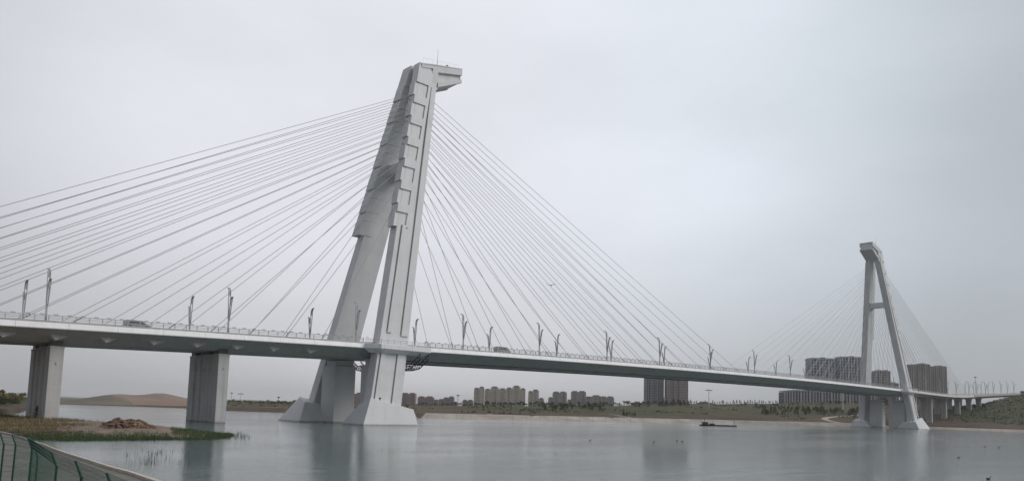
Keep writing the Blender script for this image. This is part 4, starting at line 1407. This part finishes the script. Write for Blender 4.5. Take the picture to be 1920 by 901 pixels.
# road sign on a cantilever by the viaduct
r = empty('road_sign'); X = 672.0
p = at(1895, 742, 700)
r.location = (p[0], p[1], p[2] - 2.5); r.rotation_euler = (0, 0, FACE)
tag(r, 'blue road sign on a cantilever pole at the right edge', 'road sign')
g = MB(); g.tube((0, 0, -3), (0, 0, 6), 0.16, 0.14, 8); g.tube((0, 0, 5.6), (12, 0, 6.2), 0.12, 0.1, 8); g.build('pole', M['steel'], r)
M['signblue'] = material('sign blue', (0.03, 0.035, 0.16), rough=0.5)
g = MB(); g.box(9.2, 15.5, -0.25, -0.1, 4.6, 7.8); bevel(g.build('sign_panel', M['signblue'], r), 0.05, 1)

# ------------------------------------------------------------------ trees and shrubs
def tree_mesh(name, kind, seed):
    rg = random.Random(seed)
    k = MB(); kt = MB()
    if kind == 'conifer':
        H_, Rr = 1.0, 0.30
        kt.tube((0, 0, -0.1), (0, 0, 0.85), 0.022, 0.008, 5, 0)
        for _ in range(150):
            t = rg.random() ** 0.8; z = 0.10 + 0.88 * t
            r = Rr * (1 - t) ** 0.85 * math.sqrt(rg.random()) + 0.015; a = rg.uniform(0, 6.283)
            s = rg.uniform(0.045, 0.095)
            c = Vector((r * math.cos(a), r * math.sin(a), z))
            u = Vector((rg.gauss(0, 1), rg.gauss(0, 1), rg.gauss(0, .5))).normalized() * s; v = Vector((rg.gauss(0, 1), rg.gauss(0, 1), rg.gauss(0, 1))).normalized() * s * 0.7
            k.add([c - u, c + v, c + u, c - v], [(0, 1, 2, 3)])
    else:
        kt.tube((0, 0, -0.1), (0, 0, 0.45), 0.03, 0.02, 6, 0)
        cl = [(0, 0, 0.62, 0.30)] + [(rg.uniform(-.24, .24), rg.uniform(-.24, .24), rg.uniform(0.38, 0.85), rg.uniform(0.12, 0.22)) for _ in range(7)]
        for c in cl[1:5]:
            kt.tube((0, 0, 0.35), (c[0], c[1], c[2]), 0.016, 0.006, 5, 0)
        for cx, cy, cz, rr in cl:
            for _ in range(46):
                d = Vector((rg.gauss(0, 1), rg.gauss(0, 1), rg.gauss(0, 1))).normalized() * (rr * rg.random() ** 0.4)
                c = Vector((cx, cy, cz)) + d
                s = rg.uniform(0.03, 0.075)
                u = Vector((rg.gauss(0, 1), rg.gauss(0, 1), rg.gauss(0, .6))).normalized() * s; v = Vector((rg.gauss(0, 1), rg.gauss(0, 1), rg.gauss(0, 1))).normalized() * s * 0.75
                k.add([c - u, c + v, c + u, c - v], [(0, 1, 2, 3)])
    return kt, k
protos = {}
for kind in ('conifer', 'round'):
    for mi, mn in (('leaf', 'leaf'), ('leafdark', 'leafdark'), ('leafolive', 'leafolive'), ('leafyellow', 'leafyellow')):
        for sd in range(3):
            protos[(kind, mi, sd)] = None
def tree(x, y, z, h, kind, leaf, label, group, nm_='tree', wide=1.0):
    sd = random.randint(0, 2)
    if protos[(kind, leaf, sd)] is None:
        kt, k = tree_mesh('tree', kind, 17 * sd + (5 if kind == 'round' else 1))
        protos[(kind, leaf, sd)] = (kt.mesh('trunk', M['bark']), k.mesh('crown', M[leaf]))
    o = empty(nm_)
    for pn, pm_ in zip(('trunk' if nm_ == 'tree' else 'stem', 'crown'), protos[(kind, leaf, sd)]):
        c = bpy.data.objects.new(pn, pm_); COL.objects.link(c); c.parent = o
    o.location = (x, y, z - 0.05)
    h *= 0.72
    o.scale = (h * wide * random.uniform(0.85, 1.2), h * wide * random.uniform(0.85, 1.2), h)
    o.rotation_euler = (0, 0, random.uniform(0, 6.283))
    return tag(o, label, 'shrub' if nm_ == 'shrub' else 'tree', group)
def patch(n_, xr, yr, h, kind, leafs, label, group, nm_='tree', wide=1.0):
    for _ in range(n_):
        px, py = random.uniform(*xr), random.uniform(*yr)
        x, y, z = ground_hit(px, py)
        tree(x, y, z, h * random.uniform(0.7, 1.25), kind, random.choice(leafs), label, group, nm_, wide)
def row(xs_, r_off, h, kind, leafs, label, group, nm_='tree', wide=1.0):
    for px in xs_:
        r_ = tab(SH, px) + tab(SP, px) * r_off + random.uniform(-8, 8)
        x, y = unpol(px + random.uniform(-1.5, 1.5), r_)
        tree(x, y, height(x, y), h * random.uniform(0.6, 1.3), kind, random.choice(leafs), label, group, nm_, wide)
row(np.arange(1296, 1478, 4.2), 1.0, 4.2, 'conifer', ['leafdark', 'leafdark', 'leaf'], 'young dark conifer in the line along the plateau edge', 'conifer line on the plateau edge')
row(np.arange(1236, 1294, 3.4), 0.75, 6.0, 'conifer', ['leafdark', 'leaf'], 'bushy tree at the foot of the two tall towers', 'trees at the foot of the two towers', wide=1.3)
patch(60, (1020, 1128), (758, 770), 5.2, 'round', ['leaf', 'leafdark', 'leaf'], 'green tree in the dense patch below the pinkish grey blocks', 'dense tree patch below the pinkish blocks')
row(np.arange(1128, 1234, 4.5), 0.95, 4.6, 'round', ['leafdark', 'leafolive'], 'bushy tree on the bank top between the pinkish row and the tall towers', 'trees on the bank top')
row(np.arange(892, 1024, 4.0), 0.95, 4.6, 'round', ['leafdark', 'leaf', 'leafolive'], 'tree in front of the tan blocks', 'trees in front of the tan blocks')
row(np.arange(786, 888, 5.5), 1.0, 3.2, 'round', ['leafdark', 'leafolive'], 'bush along the foot of the reddish blocks', 'bushes by the reddish blocks', 'shrub')
patch(10, (1165, 1192), (777, 781), 3.4, 'conifer', ['leafdark'], 'dark shrub in the small clump halfway down the far bank', 'small dark clump on the far bank', 'shrub', 1.2)
patch(95, (1425, 1612), (767, 778), 5.0, 'conifer', ['leafdark', 'leaf', 'leafolive'], 'tree in the dark planted belt left of the further pylon', 'planted belt left of the further pylon', wide=1.2)
patch(16, (1530, 1612), (753, 759), 4.6, 'round', ['leafdark', 'leaf'], 'tree on the slope in front of the finned office block', 'trees before the finned office block')
patch(34, (1390, 1500), (759, 769), 3.6, 'round', ['leafolive', 'leaf'], 'scattered olive bush high on the far bank', 'scattered olive bushes', 'shrub')
patch(8, (1655, 1672), (745, 764), 9.0, 'round', ['leaf', 'leafolive'], 'green tree seen under the deck between the columns of the further pylon', 'trees under the deck at the further pylon')
patch(9, (1594, 1610), (770, 786), 5.0, 'round', ['leafdark'], 'dark bush hugging the far leg of the further pylon', 'bushes beside the further pylon', 'shrub')
row(np.arange(430, 640, 7.0), 0.65, 3.6, 'round', ['leafdark', 'leafolive'], 'bush on the low bank between the second pier and the nearer pylon', 'bushes on the left far bank', 'shrub')
row(np.arange(-60, 52, 3.6), 0.9, 5.0, 'round', ['leafyellow', 'leafolive', 'leafyellow'], 'yellowing tree on the bank left of the first pier', 'yellow trees at far left')
row(np.arange(-60, 50, 5.0), 0.45, 3.2, 'round', ['leafdark', 'leaf'], 'dark bush below the yellowing trees at far left', 'dark bushes at far left', 'shrub', 1.3)
bx, by, bz = sandbar_point(68, 0.80)
for q in range(1):
    tree(bx, by, bz, 3.8, 'conifer', 'leafolive', 'tall thin olive bush growing in front of the first pier', None, 'shrub', 1.2)

# countless low scrub on the far bank
sc_ = MB(); sc2_ = MB()
for _ in range(11000):
    px = random.uniform(400, 1960)
    s = random.uniform(12, 230)
    r_ = tab(SH, px) + s
    x, y = unpol(px, r_)
    v = np.interp(px, [400, 800, 1000, 1300, 1560, 1640, 1780, 1860, 1960], [0.5, 0.3, 0.45, 0.25, 0.4, 0.3, 0.45, 1, 1]) * np.interp(s, [12, 45, 100], [0.25, 0.7, 1])
    if vnoise(x, y, 22) * 0.5 + 0.5 > v * 1.25 or random.random() > v + 0.15: continue
    z = height(x, y)
    hh = random.uniform(0.35, 1.1)
    for _k in range(4):
        c = Vector((x + random.gauss(0, 0.5), y + random.gauss(0, 0.5), z + hh * random.uniform(0.2, 0.7)))
        u = Vector((random.gauss(0, 1), random.gauss(0, 1), random.gauss(0, .5))).normalized() * hh * 0.6
        v_ = Vector((random.gauss(0, 1), random.gauss(0, 1), random.gauss(0, 1))).normalized() * hh * 0.5
        (sc2_ if px > 1775 else sc_).add([c - u, c + v_, c + u, c - v_], [(0, 1, 2, 3)])
tag(sc2_.build('scrub', M['leafhill']), 'dark green scrub covering the right hillside', kind='stuff')
tag(sc_.build('scrub', M['leafolive']), 'low scrub dotted over the far bank', kind='stuff')

# ------------------------------------------------------------------ green fences
def fence(tops, ztop, label, hgt=2.70, bend=0.38, lean=None, thick=0.033, wires=True):
    r = empty('wire_fence')
    tag(r, label, 'fence')
    P = [hit(x, y, 2, ztop)[:2] for x, y in tops]
    P = [Vector((p[0], p[1])) for p in P]
    def prof(p):                 # post: vertical, its head bent outwards
        d = Vector((-CR[0], -CR[1])).normalized() if lean is None else lean
        zb = ztop - hgt
        return [Vector((p.x - d.x * 0.14, p.y - d.y * 0.14, zb - 0.1)), Vector((p.x - d.x * 0.17, p.y - d.y * 0.17, ztop - bend)), Vector((p.x, p.y, ztop))]
    for i, p in enumerate(P):
        a = prof(p)
        g = MB(); g.tube(a[0], a[1], thick, None, 8); g.tube(a[1], a[2], thick, None, 8)
        g.tube(a[0] + Vector((0, 0, 0.09)), a[0] + Vector((0, 0, 0.13)), thick * 2.2, None, 8)
        g.build('post', M['fence'], r)
    for i in range(len(P) - 1):
        A, B = prof(P[i]), prof(P[i + 1])
        ln = (P[i + 1] - P[i]).length
        g = MB()
        nw = max(4, int(ln / 0.065))
        for k_ in range(1, nw):
            t = k_ / nw
            q = [A[j].lerp(B[j], t) for j in range(3)]
            g.tube(q[0] + Vector((0, 0, 0.2)), q[1], 0.0022, None, 3); g.tube(q[1], q[2], 0.0022, None, 3)
        for z in np.arange(0.2, hgt - bend + 0.01, 0.19):
            f_ = z / (hgt - bend)
            g.tube(A[0].lerp(A[1], f_), B[0].lerp(B[1], f_), 0.0035, None, 4)
        for f_ in (0.0, 0.33, 0.66, 1.0):
            g.tube(A[1].lerp(A[2], f_), B[1].lerp(B[2], f_), 0.0055, None, 4)
        g.build('wire_panel', M['fence'], r)
    return r
fence([(-60, 808), (-29, 810.5), (1, 812), (23, 813.5), (53, 819.5), (97, 846), (142, 862.5), (200.5, 885.5), (275, 915), (360, 951)], 3.35, 'green wire mesh fence with bent post tops along the near path')
# brace post beside the corner
pt = hit(63.5, 834.5, 2, 3.1)
d_ = Vector((-CR[0], -CR[1]))
g = MB()
g.tube((pt[0] - d_.x * 0.17, pt[1] - d_.y * 0.17, 0.45), (pt[0] - d_.x * 0.17, pt[1] - d_.y * 0.17, 2.72), 0.033, None, 8)
g.tube((pt[0] - d_.x * 0.17, pt[1] - d_.y * 0.17, 2.72), (pt[0], pt[1], 3.1), 0.033, None, 8)
tag(g.build('fence_post', M['fence']), 'lone green bent post beside the fence corner', 'fence post')
# far-left fence along the other path
r = empty('rail_fence'); tag(r, 'low dark green fence along the bank behind the first pier', 'fence')
FP = [at(x, y, d) for x, y, d in ((-90, 769, 215), (-40, 768, 225), (10, 766.5, 235), (50, 765, 245), (75, 764, 255))]
g = MB()
for i in range(len(FP) - 1):
    a, b_ = FP[i], FP[i + 1]
    for k_ in range(4):
        g.tube((a[0], a[1], a[2] - 0.1 - 0.42 * k_), (b_[0], b_[1], b_[2] - 0.1 - 0.42 * k_), 0.05, None, 4)
    for t in np.linspace(0, 1, 40):
        q = a + (b_ - a) * t
        g.tube((q[0], q[1], q[2] - 1.5), (q[0], q[1], q[2]), 0.02, None, 3)
g.build('rail_panel', M['fence'], r)
for q in FP[:-1]:
    g = MB(); g.box(q[0] - 0.1, q[0] + 0.1, q[1] - 0.1, q[1] + 0.1, q[2] - 2.6, q[2] + 0.15); g.build('post', M['fence'], r)

# ------------------------------------------------------------------ raft, water birds, flying bird
p = hit(1345, 797.6, 2, 0.05)
r = empty('raft', (p[0], p[1], 0.0), FACE)
tag(r, 'dark flat work raft moored by the far concrete lining', 'raft')
g = MB(); g.loft([[(-7.5, -1.6, -0.2), (8.0, -1.6, -0.2), (8.0, 1.6, -0.2), (-7.5, 1.6, -0.2)], [(-8.0, -1.8, 0.55), (8.6, -1.8, 0.55), (8.6, 1.8, 0.55), (-8.0, 1.8, 0.55)]])
g.build('hull', M['black'], r)
g = MB(); g.box(-6.8, -4.4, -1.0, 1.0, 0.55, 1.7); g.tube((-5.8, 0, 1.7), (-5.8, 0, 3.4), 0.1); g.box(-3.6, -1.4, -0.8, 0.8, 0.55, 1.1); g.tube((7.6, 0, 0.5), (7.6, 0, 2.4), 0.08)
g.build('engine_hut', M['darksteel'], r)

def duck_mesh():
    k = MB()
    rings = []
    for x, r_, z in ((-0.26, 0.02, 0.15), (-0.2, 0.07, 0.11), (-0.08, 0.115, 0.08), (0.06, 0.12, 0.08), (0.17, 0.085, 0.10), (0.23, 0.05, 0.15), (0.25, 0.035, 0.24), (0.28, 0.05, 0.29), (0.33, 0.04, 0.29), (0.36, 0.015, 0.28), (0.42, 0.012, 0.27)):
        rings.append([(x + 0.0 * a, r_ * math.cos(a), z + r_ * math.sin(a)) for a in np.linspace(0, 6.283, 10, endpoint=False)])
    k.loft(rings)
    return k.mesh('duck', M['black'], True)
dm = duck_mesh()
for i, (px, py, s_, lb) in enumerate(((1853, 897.5, 0.85, 'dark duck swimming at the lower right corner, the nearest of all'), (1106, 824.5, 0.75, 'small dark duck on open water, leftmost of all'), (1226, 827.5, 0.75, 'small dark duck alone, left of a close pair'),
                                      (1269, 825.5, 0.75, 'small dark duck, left one of a close pair'), (1279, 827, 0.75, 'small dark duck, right one of a close pair'), (1846, 837, 0.75, 'small dark duck on the right, further left of two in a row'),
                                      (1873, 838, 0.75, 'small dark duck on the right, nearest the right edge of the picture'), (1797, 857.5, 0.75, 'small dark duck below and left of the two at right'))):
    o = bpy.data.objects.new('duck', dm); COL.objects.link(o)
    q = hit(px, py, 2, 0.0)
    o.location = (q[0], q[1], -0.02); o.scale = (s_, s_, s_); o.rotation_euler = (0, 0, FACE + random.uniform(-0.6, 0.6))
    tag(o, lb, 'duck', 'ducks on the river')
k = MB()
k.loft([[(x, r_ * math.cos(a), r_ * math.sin(a)) for a in np.linspace(0, 6.283, 8, endpoint=False)] for x, r_ in ((-0.45, 0.02), (-0.25, 0.08), (0, 0.11), (0.25, 0.08), (0.36, 0.06), (0.46, 0.02))])
for s in (-1, 1):
    k.hexa([(-0.14, s * 0.05, 0.02), (0.16, s * 0.05, 0.02), (0.06, s * 1.0, 0.22), (-0.06, s * 1.0, 0.22), (-0.14, s * 0.05, 0.06), (0.16, s * 0.05, 0.06), (0.06, s * 1.0, 0.24), (-0.06, s * 1.0, 0.24)])
o = k.build('gull', M['darksteel'], None, True)
q = at(1033, 534.5, 160); o.location = tuple(q); o.rotation_euler = (0, 0, FACE + 1.2)
o.scale = (1.1, 1.1, 1.1)
tag(o, 'dark bird gliding in the sky among the main span cables', 'bird')

# ------------------------------------------------------------------ haze in the air
if USE_HAZE:
    hz = MB(); hz.box(-6900, 6900, -5900, 6900, -4.0, 135.0)
    hm = bpy.data.materials.new('pale haze')
    hm.use_nodes = True
    n, l = hm.node_tree.nodes, hm.node_tree.links
    n.remove(n['Principled BSDF'])
    pv = n.new('ShaderNodeVolumePrincipled')
    pv.inputs['Color'].default_value = (0.95, 0.955, 0.965, 1)
    pv.inputs['Density'].default_value = HAZE_DENSITY
    l.new(pv.outputs[0], n['Material Output'].inputs['Volume'])
    tag(hz.build('haze', hm), 'thin pale haze in the air', kind='stuff')
